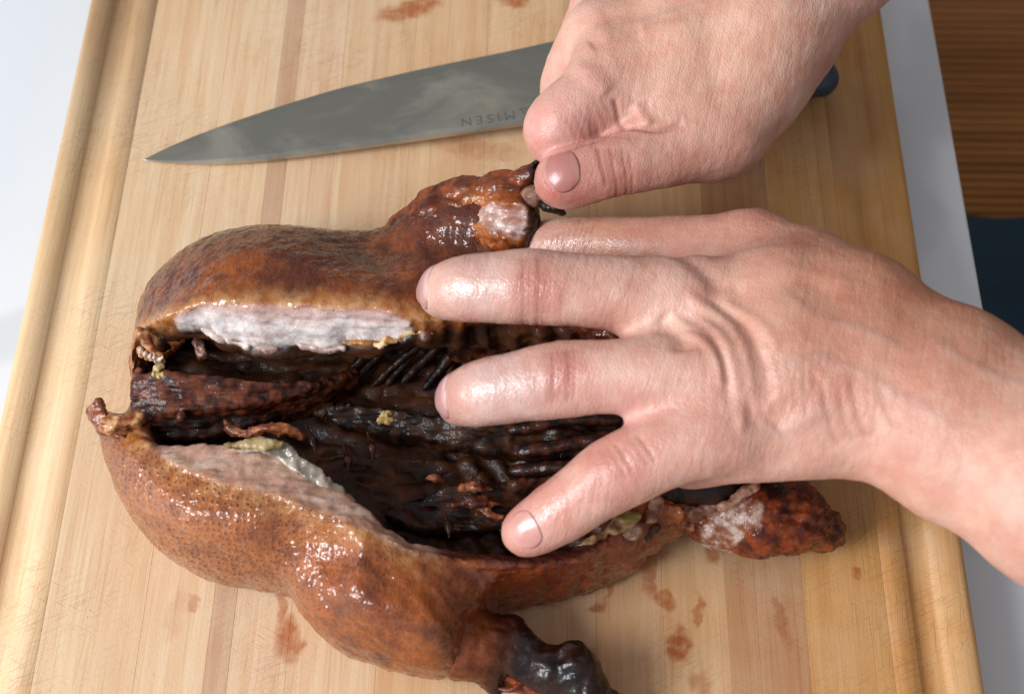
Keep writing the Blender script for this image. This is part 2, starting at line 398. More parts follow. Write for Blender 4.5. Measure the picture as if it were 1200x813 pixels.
def make_cloth():
    # dark teal cloth hanging in folds over the edge of something beside the counter
    A = P(1130, 212, -200); X0, X1, Y1, Y0 = A[0] - 0.05, A[0] + 0.55, A[1], A[1] - 0.75
    nx, ny = 70, 90; g = []
    for j in range(ny):
        for i in range(nx):
            u, w = i / (nx - 1), j / (ny - 1)
            x = X0 + u * (X1 - X0); y = Y1 + w * (Y0 - Y1)
            z = -0.20 - 0.02 * u + 0.010 * math.sin(x * 46 + y * 21 + 1.5 * math.sin(y * 19)) + 0.006 * math.sin(y * 60 - x * 24)
            z -= 0.5 * max(0, 0.04 - w) ** 0.5 * 0.3
            g.append((x, y + 0.004 * math.sin(x * 50), z))
    f = [(j * nx + i, (j + 1) * nx + i, (j + 1) * nx + i + 1, j * nx + i + 1) for j in range(ny - 1) for i in range(nx - 1)]
    m = M('teal_cloth'); co = m.co()
    wv = m.noise(m.map(co, (1, 1, 1)), 900, 2); bl = m.noise(co, 14, 4)
    c = m.mixc(m.ramp(bl, 0.35, 0.7), lin('1f3c4c'), lin('16303f'))
    m.out(Base_Color=c, Roughness=0.85, Normal=m.bump(wv, 0.4, 0.001))
    o = mesh_obj('cloth', np.array(g), f, m.m)
    md = o.modifiers.new('thick', 'SOLIDIFY'); md.thickness = 0.003; md.offset = -1
    return tag(o, 'dark teal folded cloth beside the counter edge, over the brown floor', 'cloth')
make_cloth()

# ------------------------------------------------------------------ cutting board
board = thing('cutting_board', 'large worn maple cutting board with juice groove, sauce stains and knife scratches', 'cutting board')
EDG = [-190.5, -157, -120, -94.5, -86, -65, -32, 2, 38, 49, 74, 98, 109, 127, 151, 157.5, 190.5]
TINT = ['dcb98e', 'dfc09c', 'debe9a', 'c39c7c', 'dab896', 'dcbc98', 'd8b48c', 'd7b188', 'c9a27e', 'd2ab82', 'd2a97c', 'bf926a', 'bc8e68', 'd2a166', 'cd9a5c', 'ca9556']
YB0, YB1 = -0.235, 0.285
for i in range(len(EDG) - 1):
    x0, x1 = EDG[i] * .001, EDG[i + 1] * .001; gap = 0.00002
    prof = []
    if i == 0: prof = [(x0, -BT + .003), (x0, -.0035), (x0 + .001, -.001), (x0 + .0035, 0)]
    else: prof = [(x0 + gap, -BT), (x0 + gap, -.0001), (x0 + .00015, 0)]
    def groove(c):
        r = []
        for k in range(13):
            t = -1 + 2 * k / 12; r.append((c + t * .0058, -.0024 * math.sqrt(max(0, 1 - abs(t) ** 2.2)) - (0.0 if abs(t) < 1 else 0)))
        return r
    if i == 0: prof += groove(-.1732)
    if i == len(EDG) - 2: prof += groove(.1722)
    if i == len(EDG) - 2: prof += [(x1 - .0035, 0), (x1 - .001, -.001), (x1, -.0035), (x1, -BT + .003)]
    else: prof += [(x1 - .00015, 0), (x1 - gap, -.0001), (x1 - gap, -BT)]
    n = len(prof); v = [(x, y, z) for y in (YB0, YB1) for (x, z) in prof]
    f = [(k, k + 1, n + k + 1, n + k) for k in range(n - 1)] + [(n - 1, 0, n, 2 * n - 1), tuple(range(n - 1, -1, -1)), tuple(range(n, 2 * n))]
    tt = lin(TINT[i]); sh = rng.uniform(-3, 3, 3)
    o = mesh_obj('plank', np.array(v), [tuple(reversed(q)) for q in f], mat_wood([q for q in STAINS if x0 - q[2] - .006 < P(q[0], q[1])[0] < x1 + q[2] + .006]), board,
                 {'tint': np.tile(tt, (2 * n, 1)), 'shift': np.tile(sh, (2 * n, 1))}, smooth=False)
    bmx = bmesh.new(); bmx.from_mesh(o.data); bmesh.ops.recalc_face_normals(bmx, faces=bmx.faces); bmx.to_mesh(o.data); bmx.free()
    if i in (0, len(EDG) - 2): o.data.polygons.foreach_set('use_smooth', [len(p.vertices) == 4 for p in o.data.polygons])

# ------------------------------------------------------------------ knife
def make_knife():
    k = thing('chef_knife', "long steel chef's knife with blue handle lying on the board behind the duck", 'knife')
    A = P(168, 188, 1.0); B = P(690, 140, 10.0)
    ex = B - A; L = np.linalg.norm(ex); ex /= L; ez = np.array([0, 0, 1.0]); ey = np.cross(ez, ex); ey /= np.linalg.norm(ey); ez = np.cross(ex, ey)
    def zat(p): return None
    # traced blade outline: edge (far side) and spine (near side)
    edge = [(168, 188), (190, 176), (215, 165), (245, 153), (285, 139), (330, 124), (400, 103), (500, 80), (600, 60), (662, 46), (740, 30)]
    spine = [(168, 188), (200, 191), (240, 192.5), (285, 190.5), (330, 186), (400, 177), (500, 163), (600, 148.5), (662, 140), (740, 129)]
    def loc(p):
        w = P(p[0], p[1], 1.0 + 9.0 * (p[0] - 168) / 522.0) - A
        return float(w @ ex), float(w @ ey)
    E_ = np.array([loc(p) for p in edge]); Sp = np.array([loc(p) for p in spine])
    N = 60; xs = np.linspace(0, 1, N) ** 1.3 * min(E_[-1, 0], Sp[-1, 0])
    ye = np.interp(xs, E_[:, 0], E_[:, 1]); ys = np.interp(xs, Sp[:, 0], Sp[:, 1])
    def smooth(a):
        for _ in range(6): a[1:-1] = .25 * a[:-2] + .5 * a[1:-1] + .25 * a[2:]
        return a
    ye, ys = smooth(ye), smooth(ys)
    v = []; f = []
    for i in range(N):
        T = 0.00115 * min(1, .25 + xs[i] / .05)
        sec = [(ys[i], T * .75), (ys[i] * .92 + ye[i] * .08, T), (ys[i] * .12 + ye[i] * .88, T * .35), (ye[i], 0.00004),
               (ys[i] * .12 + ye[i] * .88, -T * .35), (ys[i] * .92 + ye[i] * .08, -T), (ys[i], -T * .75)]
        for (yy, zz) in sec: v.append(A + ex * xs[i] + ey * yy + ez * zz)
    for i in range(N - 1):
        for j in range(7): f.append((i * 7 + j, i * 7 + (j + 1) % 7, (i + 1) * 7 + (j + 1) % 7, (i + 1) * 7 + j))
    f.append(tuple(range(6, -1, -1))); f.append(tuple((N - 1) * 7 + j for j in range(7)))
    blade = mesh_obj('blade', np.array(v), [tuple(reversed(q)) for q in f], MST, k, smooth=False)
    bmx = bmesh.new(); bmx.from_mesh(blade.data); bmesh.ops.recalc_face_normals(bmx, faces=bmx.faces); bmx.to_mesh(blade.data); bmx.free()
    # handle: lofted rounded section from behind the heel to the butt
    H0 = A + ex * xs[-1]; hb = P(958, 82, 12.0); hx = hb - (H0 + ey * (ys[-1] + .012)); HL = np.linalg.norm(hx)
    fld = Field(np.minimum(H0, hb) - .03, np.maximum(H0, hb) + .03, 0.0012)
    c0 = H0 + ey * (ys[-1] + .010); c0 = c0 - np.array([0, 0, 0.0]); hd = hx / HL
    side = np.cross([0, 0, 1.0], hd)
    for o_, r0, r1 in ((.004, .0080, .0085), (-.004, .0080, .0085)):
        fld.cone(c0 + side * o_, hb + side * o_ * 1.3, r0, r1, .003)
    hv, hq = fld.mesh(); hv = relax(hv, hq, 2)
    mh = mat_plain('blue_handle', '2a3d4e', 0.35, .15, 60, .1)
    mesh_obj('handle', hv, hq, mh, k)
    bc = c0 + hd * .006
    fb = Field(c0 - .02, c0 + .02, .001); fb.cone(c0 + side * .004, c0 + side * .004 - hd * .006, .0092, .005, .002); fb.cone(c0 - side * .004, c0 - side * .004 - hd * .006, .0092, .005, .002)
    bv, bq = fb.mesh(); mesh_obj('bolster', bv, bq, MST, k)
    # engraved word and dot mark, read from the spine side
    md = mat_plain('etched_mark', '5a574e', 0.7, .1)
    cu = bpy.data.curves.new('lettering', 'FONT'); cu.body = 'MISEN'; cu.size = 0.0068; cu.space_character = 1.45; cu.align_x = 'LEFT'; cu.extrude = 0.00003; cu.resolution_u = 3
    to = bpy.data.objects.new('lettering_tmp', cu); COL.objects.link(to)
    bpy.context.view_layer.update()
    me = bpy.data.meshes.new_from_object(to.evaluated_get(bpy.context.evaluated_depsgraph_get())); bpy.data.objects.remove(to)
    me.name = 'lettering'; me.materials.append(md)
    # direction of the spine there; the word starts nearer the heel and runs towards the tip
    def surf(p):
        x_, y_ = loc(p); i = int(np.searchsorted(xs, x_)); T = .00115 * min(1, .25 + x_ / .05)
        fr = (y_ - np.interp(x_, xs, ys)) / (np.interp(x_, xs, ye) - np.interp(x_, xs, ys))
        zz = np.interp(fr, [0, .08, .88, 1], [T * .75, T, T * .35, 0]); return A + ex * x_ + ey * y_ + ez * (zz + 0.00009)
    p1, p0 = surf((548, 142.5)), surf((604, 134.5)); dx = p1 - p0; dx /= np.linalg.norm(dx); dy = np.cross(ez, dx)
    for vtx in me.vertices:
        c = vtx.co.copy(); vtx.co = Vector(p0 + dx * c.x + dy * c.y + ez * c.z - dy * 0.0012)
    lo = bpy.data.objects.new('lettering', me); COL.objects.link(lo); lo.parent = blade
    bm = bmesh.new()
    for (u, w) in ((611, 130), (616, 129), (621, 128), (613.5, 133), (618.5, 132), (616, 136), (626, 127)):
        c = surf((u, w)); r = bmesh.ops.create_circle(bm, cap_ends=True, segments=10, radius=.0006)
        for x in r['verts']: x.co = Vector(c + dx * x.co.x + dy * x.co.y)
    me2 = bpy.data.meshes.new('emblem'); bm.to_mesh(me2); bm.free(); me2.materials.append(md)
    eo = bpy.data.objects.new('emblem', me2); COL.objects.link(eo); eo.parent = blade
make_knife()

# ------------------------------------------------------------------ duck
def catmull(p, n=6, closed=True):
    p = np.asarray(p, float); m = len(p); out = []
    rngi = range(m) if closed else range(m - 1)
    for i in rngi:
        if closed: a, b, c, d = p[i - 1], p[i], p[(i + 1) % m], p[(i + 2) % m]
        else: a, b, c, d = p[max(i - 1, 0)], p[i], p[i + 1], p[min(i + 2, m - 1)]
        for t in np.arange(n) / n:
            out.append(.5 * ((2 * b) + (c - a) * t + (2 * a - 5 * b + 4 * c - d) * t * t + (3 * b - 3 * c + d - a) * t ** 3))
    if not closed: out.append(p[-1])
    return np.array(out)
def poly_sd(poly, X, Y):
    """signed distance to a closed polygon, positive inside"""
    d = np.full(X.shape, 1e9); ins = np.zeros(X.shape, bool); n = len(poly)
    for i in range(n):
        a, b = poly[i], poly[(i + 1) % n]; e = b - a; px, py = X - a[0], Y - a[1]
        t = np.clip((px * e[0] + py * e[1]) / max(e @ e, 1e-14), 0, 1)
        d = np.minimum(d, (px - t * e[0]) ** 2 + (py - t * e[1]) ** 2)
        cnd = ((a[1] <= Y) & (b[1] > Y)) | ((a[1] > Y) & (b[1] <= Y))
        if abs(e[1]) > 1e-12: ins ^= cnd & (px < (Y - a[1]) / e[1] * e[0])
    return np.where(ins, 1, -1) * np.sqrt(d)
def idw(pts, X, Y, p=3, eps=.005):
    w = 0; s = 0
    for q in pts:
        k = 1 / ((X - q[0]) ** 2 + (Y - q[1]) ** 2 + eps * eps) ** (p / 2); w = w + k; s = s + k * q[2]
    return s / w
def polyline_d(v, pts):
    d = np.full(len(v), 1e9); tt = np.zeros(len(v)); n = len(pts) - 1
    for i in range(n):
        a, b = pts[i][:2], pts[i + 1][:2]; e = b - a; q = v[:, :2] - a
        t = np.clip(q @ e / max(e @ e, 1e-14), 0, 1); dd = np.linalg.norm(q - t[:, None] * e, axis=1)
        m = dd < d; d = np.where(m, dd, d); tt = np.where(m, (i + t) / n, tt)
    return d, tt

duck = thing('roast_duck', 'whole roast duck with glossy brown skin, cut open along the breast, on the cutting board', 'roast duck')

OUT = [(158,390),(160,366),(170,340),(192,315),(224,291),(262,277),(305,271),(350,273),(400,279),(440,281),(475,276),(520,268),(570,272),(615,290),
       (680,310),(745,345),(800,395),(838,450),(852,505),(850,555),(835,592),(800,612),(775,628),(740,654),(700,669),(650,683),(606,692),(578,702),(556,734),(540,772),(522,785),
       (500,786),(450,776),(400,759),(368,734),(348,709),(333,688),(300,680),(250,672),(210,655),(170,625),(141,585),(124,548),(113,512),(110,488),(124,476),(146,480),(154,462),(154,430)]
RIM = [(164,388,42),(178,374,52),(200,366,58),(240,354,62),(300,354,63),(380,358,64),(450,362,64),(505,378,62),(560,376,58),(640,374,55),(700,386,50),(740,416,45),(768,470,40),(765,530,35),(742,592,35),(700,642,38),(650,658,42),(600,659,45),(540,657,48),
       (480,647,52),(440,627,55),(400,608,57),(350,591,58),(300,577,57),(240,561,55),(200,543,50),(168,516,42),(160,492,30),(157,440,27),(158,408,36)]
INN = [(174,396,38),(184,380,48),(206,373,54),(232,374,54),(256,386,50),(282,395,48),(312,402,47),(345,397,48),(380,403,47),(405,394,49),(430,397,49),(448,393,51),(470,389,53),(505,384,57),(560,386,50),(640,384,48),(695,396,44),(730,425,40),(757,472,36),(753,525,32),(731,582,32),(692,632,34),(650,648,38),(600,649,42),(540,647,44),
       (480,637,47),(455,622,50),(430,598,52),(405,580,52),(375,556,52),(345,532,51),(310,517,50),(265,521,50),(220,520,48),(185,520,42),(174,506,34),(168,480,24),(165,440,22),(168,412,30)]
def make_body():
    out = catmull(PL(OUT, 24)[:, :2]); rim = catmull(PL(RIM)); inn = catmull(PL(INN))
    h = 0.0011
    lo = np.array([out[:, 0].min() - .006, out[:, 1].min() - .006, -.002]); hi = np.array([out[:, 0].max() + .006, out[:, 1].max() + .034, .078])
    fd = Field(lo, hi, h); X, Y = np.meshgrid(fd.ax[0].astype(float), fd.ax[1].astype(float), indexing='ij')
    dO = poly_sd(out, X, Y); dR = poly_sd(rim[:, :2], X, Y); dI = poly_sd(inn[:, :2], X, Y)
    zr = idw(rim[::2], X, Y); zi = idw(inn[::2], X, Y)
    drout = np.maximum(-dR, 0)
    t = dO / np.maximum(dO + drout, .002); t = np.minimum(t, 1); t = np.where(dR > 0, 1, t)
    Lw = np.clip(np.maximum(dO, 0) + drout, .006, .05)
    # thigh swelling on the near side, a saddle between breast and thigh
    pts = np.stack([X.ravel(), Y.ravel(), 0 * X.ravel()], 1)
    def gb(u, v, z, r): p = P(u, v, z); return np.exp(-((X - p[0]) ** 2 + (Y - p[1]) ** 2) / (r * r))
    swell = .013 * gb(450, 720, 35, .026) + .006 * gb(250, 615, 40, .03) - .011 * gb(400, 668, 40, .013) - .008 * gb(350, 650, 40, .012) - .008 * gb(480, 690, 40, .012) - .007 * gb(560, 690, 40, .014)
    swell += .004 * gb(300, 300, 45, .03) - .006 * gb(445, 300, 45, .018)
    swell *= sstep(0, .25, t) * sstep(1.0, .75, t)
    zmid = np.clip(zr * .42, .010, .026)
    top = zr - zmid
    drop = sstep(0, 1, np.clip(dR / np.maximum(dR + np.maximum(-dI, 0), 1e-5), 0, 1))
    s = np.clip(dR / np.maximum(dR + np.maximum(-dI, 0), 1e-5), 0, 1)
    nz = fbm(pts, 170, 3, 3.0).reshape(X.shape); nz2 = fbm(pts, 420, 2, 8.0).reshape(X.shape)
    hc = zr + (zi - zr) * s + .0006 * nz * np.sin(np.pi * np.clip(s, 0, 1)) ** .5
    rid = ridged(pts * [0.5, 1, 1], 110, 3, 2.0).reshape(X.shape)
    floor = .013 + .004 * rid + .004 * fbm(pts, 60, 3, 5.).reshape(X.shape) + .030 * np.exp(-dI.clip(0) / .010) * 0
    wal = .0022 * nz + .0004 * nz2
    x3, y3, z3 = fd.grid((slice(None),) * 3)
    for ix in range(fd.n[0]):
        tt = t[ix][:, None]; zm = zmid[ix][:, None]; zz = z3[0, 0][None, :]
        up = (zz - zm) / (top[ix] + swell[ix])[:, None]; dn = (zm - zz) * .62 / zm
        e = np.sqrt((1 - tt) ** 2 + np.where(zz > zm, up, dn) ** 2) - 1
        fe = e * np.minimum(Lw[ix][:, None], .02 + 0 * zz)
        fc = (zz - hc[ix][:, None]) * .55
        # hollow going on under the breasts
        uc = .020 * sstep(.010, .018, zz) * sstep(0, .010, (zi[ix][:, None] - .010) - zz) 
        cav = np.maximum(-(dI[ix][:, None] + uc), np.maximum(.012 + .003 * rid[ix][:, None] - zz, zz - (zi[ix][:, None] - .007)))
        cav = np.maximum(cav, .010 - dO[ix][:, None])
        colm = np.maximum(-(dI[ix] + wal[ix])[:, None], floor[ix][:, None] - zz)
        f = np.maximum(np.maximum(np.maximum(fe, fc), -cav), -colm); f = np.maximum(f, .0012 - zz)
        fd.F[ix] = f
    fd.chain(PL([(465,318,28),(508,290,34),(548,268,42),(585,258,50)]), [.012, .0135, .0125, .0105], .010)
    fd.F[:, :, :] = np.maximum(fd.F, .0012 - z3)
    v, q = fd.mesh(); v = relax(v, q, 2, .5)
    n = normals(v, q)
    def smp(A):
        i = (v[:, 0] - fd.lo[0]) / h; j = (v[:, 1] - fd.lo[1]) / h
        i0 = np.clip(i.astype(int), 0, A.shape[0] - 2); j0 = np.clip(j.astype(int), 0, A.shape[1] - 2); a, b = i - i0, j - j0
        return A[i0, j0] * (1 - a) * (1 - b) + A[i0 + 1, j0] * a * (1 - b) + A[i0, j0 + 1] * (1 - a) * b + A[i0 + 1, j0 + 1] * a * b
    R_, I_, Zr, Zi, T_, O_, Hc = map(smp, (dR, dI, zr, zi, t, dO, hc))
    S_ = np.clip(R_ / np.maximum(R_ + np.maximum(-I_, 0), 1e-5), 0, 1)
    inner_uc = (I_ > -.024) & (v[:, 2] < Zi - .0055) & (O_ > .006) & ((R_ > -.0005) | (n[:, 2] < -.1) )
    up_uc = (v[:, 2] < Zi - .004) & (O_ > .0075) & (I_ > -.026) & (v[:, 2] > .006)
    Zm, Tp, Lx = map(smp, (zmid, top + swell, Lw)); e_ = np.sqrt((1 - T_) ** 2 + np.where(v[:, 2] > Zm, (v[:, 2] - Zm) / Tp, (Zm - v[:, 2]) * .62 / Zm) ** 2) - 1
    deep = (R_ < 0) & (e_ * np.minimum(Lx, .02) < -.0032) & (v[:, 2] > .004)
    cav = (I_ > .0008) | inner_uc | deep | (up_uc & (T_ < 1.01) & ((n[:, 2] < 0) | (R_ > 0)))
    skinm = (~cav) & (R_ < .0002)
    wsk = skinm.astype(float); wcav = cav.astype(float); wme = 1 - wsk - wcav
    # relief
    dw = wcav[:, None].copy()
    for _ in range(6): dw = relax(dw, q, 1, .5)
    dw = np.minimum(dw[:, 0], wcav) ** 2
    nb = fbm(v, 130, 3); nr = ridged(v * [.35, 1, 1], 75, 2, 4.)
    farside = v[:, 1] > smp(Y * 0 + P(300, 450, 40)[1])
    dsp = wsk * (.0007 * nb + .0004 * fbm(v, 400, 2)) + wme * (.0009 * ridged(v * [.16, 1, 1], 220, 3, 1.) + .0012 * fbm(v, 90, 3)) + dw * (.0042 * nr + .0007 * ridged(np.stack([v[:, 0] * .7 + v[:, 1] * .7, (v[:, 0] - v[:, 1]) * .12, v[:, 2]], 1), 420, 2, 7.))
    dsp += wsk * sstep(P(560, 650, 45)[0], P(640, 670, 40)[0], v[:, 0]) * (.0014 * fbm(v, 170, 3, 3.) + .0008 * ridged(v * [.5, 1, 1], 260, 2, 5.))
    # ribs: slanting rods on the inside of the far breast and on the near wall
    ribs = np.sin((v[:, 0] * .8 + v[:, 1] * .55) * 2 * np.pi / .0088 + 1.2 * fbm(v, 40, 2)) 
    dsp += dw * .0012 * ribs * sstep(-.02, .0, v[:, 0])
    # wrinkles where the skin draws into the thigh
    p = P(540, 705, 35); w2 = np.exp(-((v[:, 0] - p[0]) ** 2 + (v[:, 1] - p[1]) ** 2) / .022 ** 2)
    dsp += wsk * w2 * .0012 * ridged(np.stack([v[:, 0] * .9 + v[:, 1] * 1.1, (v[:, 0] - v[:, 1]) * .15, v[:, 2] * .3], 1), 150, 2)
    v = v + n * dsp[:, None]; v[:, 2] = np.maximum(v[:, 2], .0006)
    # colour of the roast: chestnut, amber and tan patches
    a = fbm(v, 45, 3, 1.); b = fbm(v, 110, 3, 9.); c = fbm(v, 260, 2, 3.)
    near_left = P(220, 610, 35); wl = np.exp(-((v[:, 0] - near_left[0]) ** 2 / .075 ** 2 + (v[:, 1] - near_left[1]) ** 2 / .05 ** 2))
    thigh = P(450, 735, 30); wt = np.exp(-((v[:, 0] - thigh[0]) ** 2 / .035 ** 2 + (v[:, 1] - thigh[1]) ** 2 / .025 ** 2))
    col = mix(lin('582008'), lin('964c13'), sstep(-.35, .45, a + .4 * b))
    col = mix(col, lin('a86539'), .85 * wl); col = mix(col, lin('9e5016'), .7 * wt * sstep(-.2, .4, b + .3))
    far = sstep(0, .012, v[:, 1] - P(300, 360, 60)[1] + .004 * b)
    col = mix(col, mix(lin('4a1e08'), lin('7c3e10'), sstep(-.3, .4, b)), far * sstep(.70, .42, T_) * .75)  # far outer flank: deeper roast, with part of its shade in the colour
    tail_s = sstep(P(520, 650, 45)[0], P(640, 670, 40)[0], v[:, 0]); col = mix(col, mix(lin('6e2a12'), lin('8b3c18'), sstep(-.3, .3, b)), .75 * tail_s)
    # pale, fat-rich skin next to the cut
    dr = np.maximum(-R_, 0); leftish = sstep(P(560, 500, 50)[0], P(470, 500, 50)[0], v[:, 0])
    pale = sstep(.010, .001, dr + .009 * b + .005 * c) * leftish
    col = mix(col, mix(lin('a8642a'), lin('d2a06a'), sstep(-.3, .3, c + b)), .80 * pale)
    dk = sstep(.12, .5, fbm(v, 150, 3, 21.)); col = mix(col, lin('4a1d0c'), .5 * dk); dl = sstep(.05, .4, fbm(v, 95, 4, 61.)) * wl; col = mix(col, lin('6e3214'), .45 * dl)
    sd_ = sstep(.05, .45, fbm(v * [.6, 1, 1], 75, 3, 41.)); col = mix(col, lin('6a260e'), .65 * sd_ * sstep(P(330, 650, 40)[0], P(420, 650, 40)[0], v[:, 0]))
    meat_far = mix(lin('d0b0a8'), lin('dfd6d2'), sstep(.15, .75, S_ + .25 * b)); meat_near = mix(lin('b98e78'), lin('d0b2a0'), sstep(-.3, .4, b + c))
    isfar = sstep(P(300, 470, 50)[1] - .004, P(300, 470, 50)[1] + .004, v[:, 1])
    meat = mix(meat_near, meat_far, isfar)
    meat = mix(meat, lin('c58a5e'), .6 * sstep(.16, .02, S_ + .05 * c))
    rt = sstep(P(500, 380, 55)[0], P(540, 380, 55)[0], v[:, 0]); meat = mix(meat, lin('4a1c0e'), rt)
    lf = sstep(P(215, 380, 50)[0], P(180, 380, 50)[0], v[:, 0]); meat = mix(meat, mix(lin('8a4a22'), lin('c99a72'), sstep(-.1, .3, c)), lf)
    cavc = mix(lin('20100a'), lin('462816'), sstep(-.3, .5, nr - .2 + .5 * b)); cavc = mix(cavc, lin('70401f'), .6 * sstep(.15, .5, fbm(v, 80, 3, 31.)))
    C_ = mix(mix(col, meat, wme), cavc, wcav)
    # soften borders a little
    for _ in range(2): C_ = relax(C_, q, 1, .5)
    pore = wsk * np.clip(.16 + .95 * wl + .22 * far + .15 * sstep(.2, -.2, a) - .3 * pale, 0, 1) * (1 - .7 * tail_s) * (.45 + .55 * sstep(-.35, .25, fbm(v, 70, 2, 13.)))
    rough = wsk * .30 + wme * .42 + wcav * .50
    coat = wsk * 1.0 + wme * .8 + wcav * .12
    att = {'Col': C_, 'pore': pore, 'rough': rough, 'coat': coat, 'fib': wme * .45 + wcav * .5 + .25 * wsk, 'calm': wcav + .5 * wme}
    fw = wsk[q].mean(1); fm = wme[q].mean(1); lab = np.where(fw >= .5, 0, np.where(fm >= .5, 1, 2))
    comp = np.arange(len(v)); fm_ = q[lab == 1]
    for _ in range(400):
        mn = comp[fm_].min(1); new = comp.copy()
        for c_ in range(4): np.minimum.at(new, fm_[:, c_], mn)
        new = new[new]
        if (new == comp).all(): break
        comp = new
    ids, cn = np.unique(comp[fm_[:, 0]], return_counts=True); big = ids[np.argsort(cn)[-2:]]
    bad = (lab == 1) & ~np.isin(comp[q[:, 0]], big); lab[bad] = np.where(fw[bad] > 0, 0, 2)
    main = big[0]
    for k, nm in enumerate(('skin', 'breast_meat', 'body_cavity')):
        if nm == 'breast_meat':
            for sel in [comp[q[:, 0]] == b_ for b_ in big]:
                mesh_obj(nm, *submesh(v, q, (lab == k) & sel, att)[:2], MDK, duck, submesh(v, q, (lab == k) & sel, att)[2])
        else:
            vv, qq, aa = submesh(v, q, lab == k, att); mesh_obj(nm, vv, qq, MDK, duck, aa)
make_body()

def lump(name, parent, chains, colf, h=.0009, k=.004, disp=(), pore=0., rough=.36, coat=.3, fib=.3, flat=None, mat=None, post=None, it=2, calm=0.):
    """organic piece: chains of tapered rods blended together, roughened and coloured"""
    allp = np.concatenate([np.array(c[0]) for c in chains]); mr = max(max(c[1]) for c in chains) + k + .003
    fd = Field(allp.min(0) - mr, allp.max(0) + mr, h)
    for c in chains: fd.chain(np.array(c[0]), c[1], c[2] if len(c) > 2 else k, flat)
    v, q = fd.mesh(); v = relax(v, q, it, .5); n = normals(v, q); d = 0
    for (kind, amp, sc, st) in disp:
        d = d + amp * (ridged(v * st, sc, 3, 2.) if kind == 'r' else fbm(v * st, sc, 3, 2.))
    if len(disp): v = v + n * d[:, None]
    if post is not None: v = post(v, n)
    n = normals(v, q)
    r = colf(v, n)
    if not isinstance(r, tuple): r = (r,)
    C_ = r[0]; pr = r[1] if len(r) > 1 else np.full(len(v), pore)
    o = mesh_obj(name, v, q, mat or MDK, parent, {'Col': C_, 'pore': pr, 'rough': np.full(len(v), rough), 'coat': np.full(len(v), coat), 'fib': np.full(len(v), fib), 'calm': np.full(len(v), calm)})
    return o
def two(a, b, sc=160, lo=-.25, hi=.35, off=0.):
    A, B = lin(a), lin(b)
    return lambda v, n: mix(A, B, sstep(lo, hi, fbm(v, sc, 3, off)))

def slab(name, parent, poly, thick, colf, rag=.0012, wav=.001, h=.0007, disp=(), rough=.34, coat=.3, fib=.8, pore=0., it=3, st=(1, 1, 1), calm=.6):
    """torn sheet or block: traced outline with its own heights, ragged edge, real thickness"""
    p3 = catmull(PL(poly), 4); lo = p3.min(0) - .004; hi = p3.max(0) + .005; lo[2] = max(p3[:, 2].min() - thick - .004, -.001)
    fd = Field(lo, hi, h); X, Y = np.meshgrid(fd.ax[0].astype(float), fd.ax[1].astype(float), indexing='ij'); pp = np.stack([X.ravel(), Y.ravel(), 0 * X.ravel() + p3[0, 2]], 1)
    dP = poly_sd(p3[:, :2], X, Y) + rag * fbm(pp, 260, 3).reshape(X.shape); zt = idw(p3, X, Y, 3, .004) + wav * fbm(pp * st, 140, 3, 4.).reshape(X.shape)
    zz = fd.ax[2][None, None, :]
    fd.F[:] = np.maximum(np.maximum(-dP[:, :, None], (zz - zt[:, :, None]) * .8), (zt[:, :, None] - thick - zz) * .8)
    fd.F[:, :, 0] = .01
    v, q = fd.mesh(); v = relax(v, q, it, .5); n = normals(v, q); d = 0
    for (kind, amp, sc, s_) in disp: d = d + amp * (ridged(v * s_, sc, 3, 2.) if kind == 'r' else fbm(v * s_, sc, 3, 2.))
    if len(disp): v = v + n * d[:, None]
    n = normals(v, q); one = np.ones(len(v))
    return mesh_obj(name, v, q, MDK, parent, {'Col': colf(v, n), 'pore': pore * one, 'rough': rough * one, 'coat': coat * one, 'fib': fib * one, 'calm': calm * one})

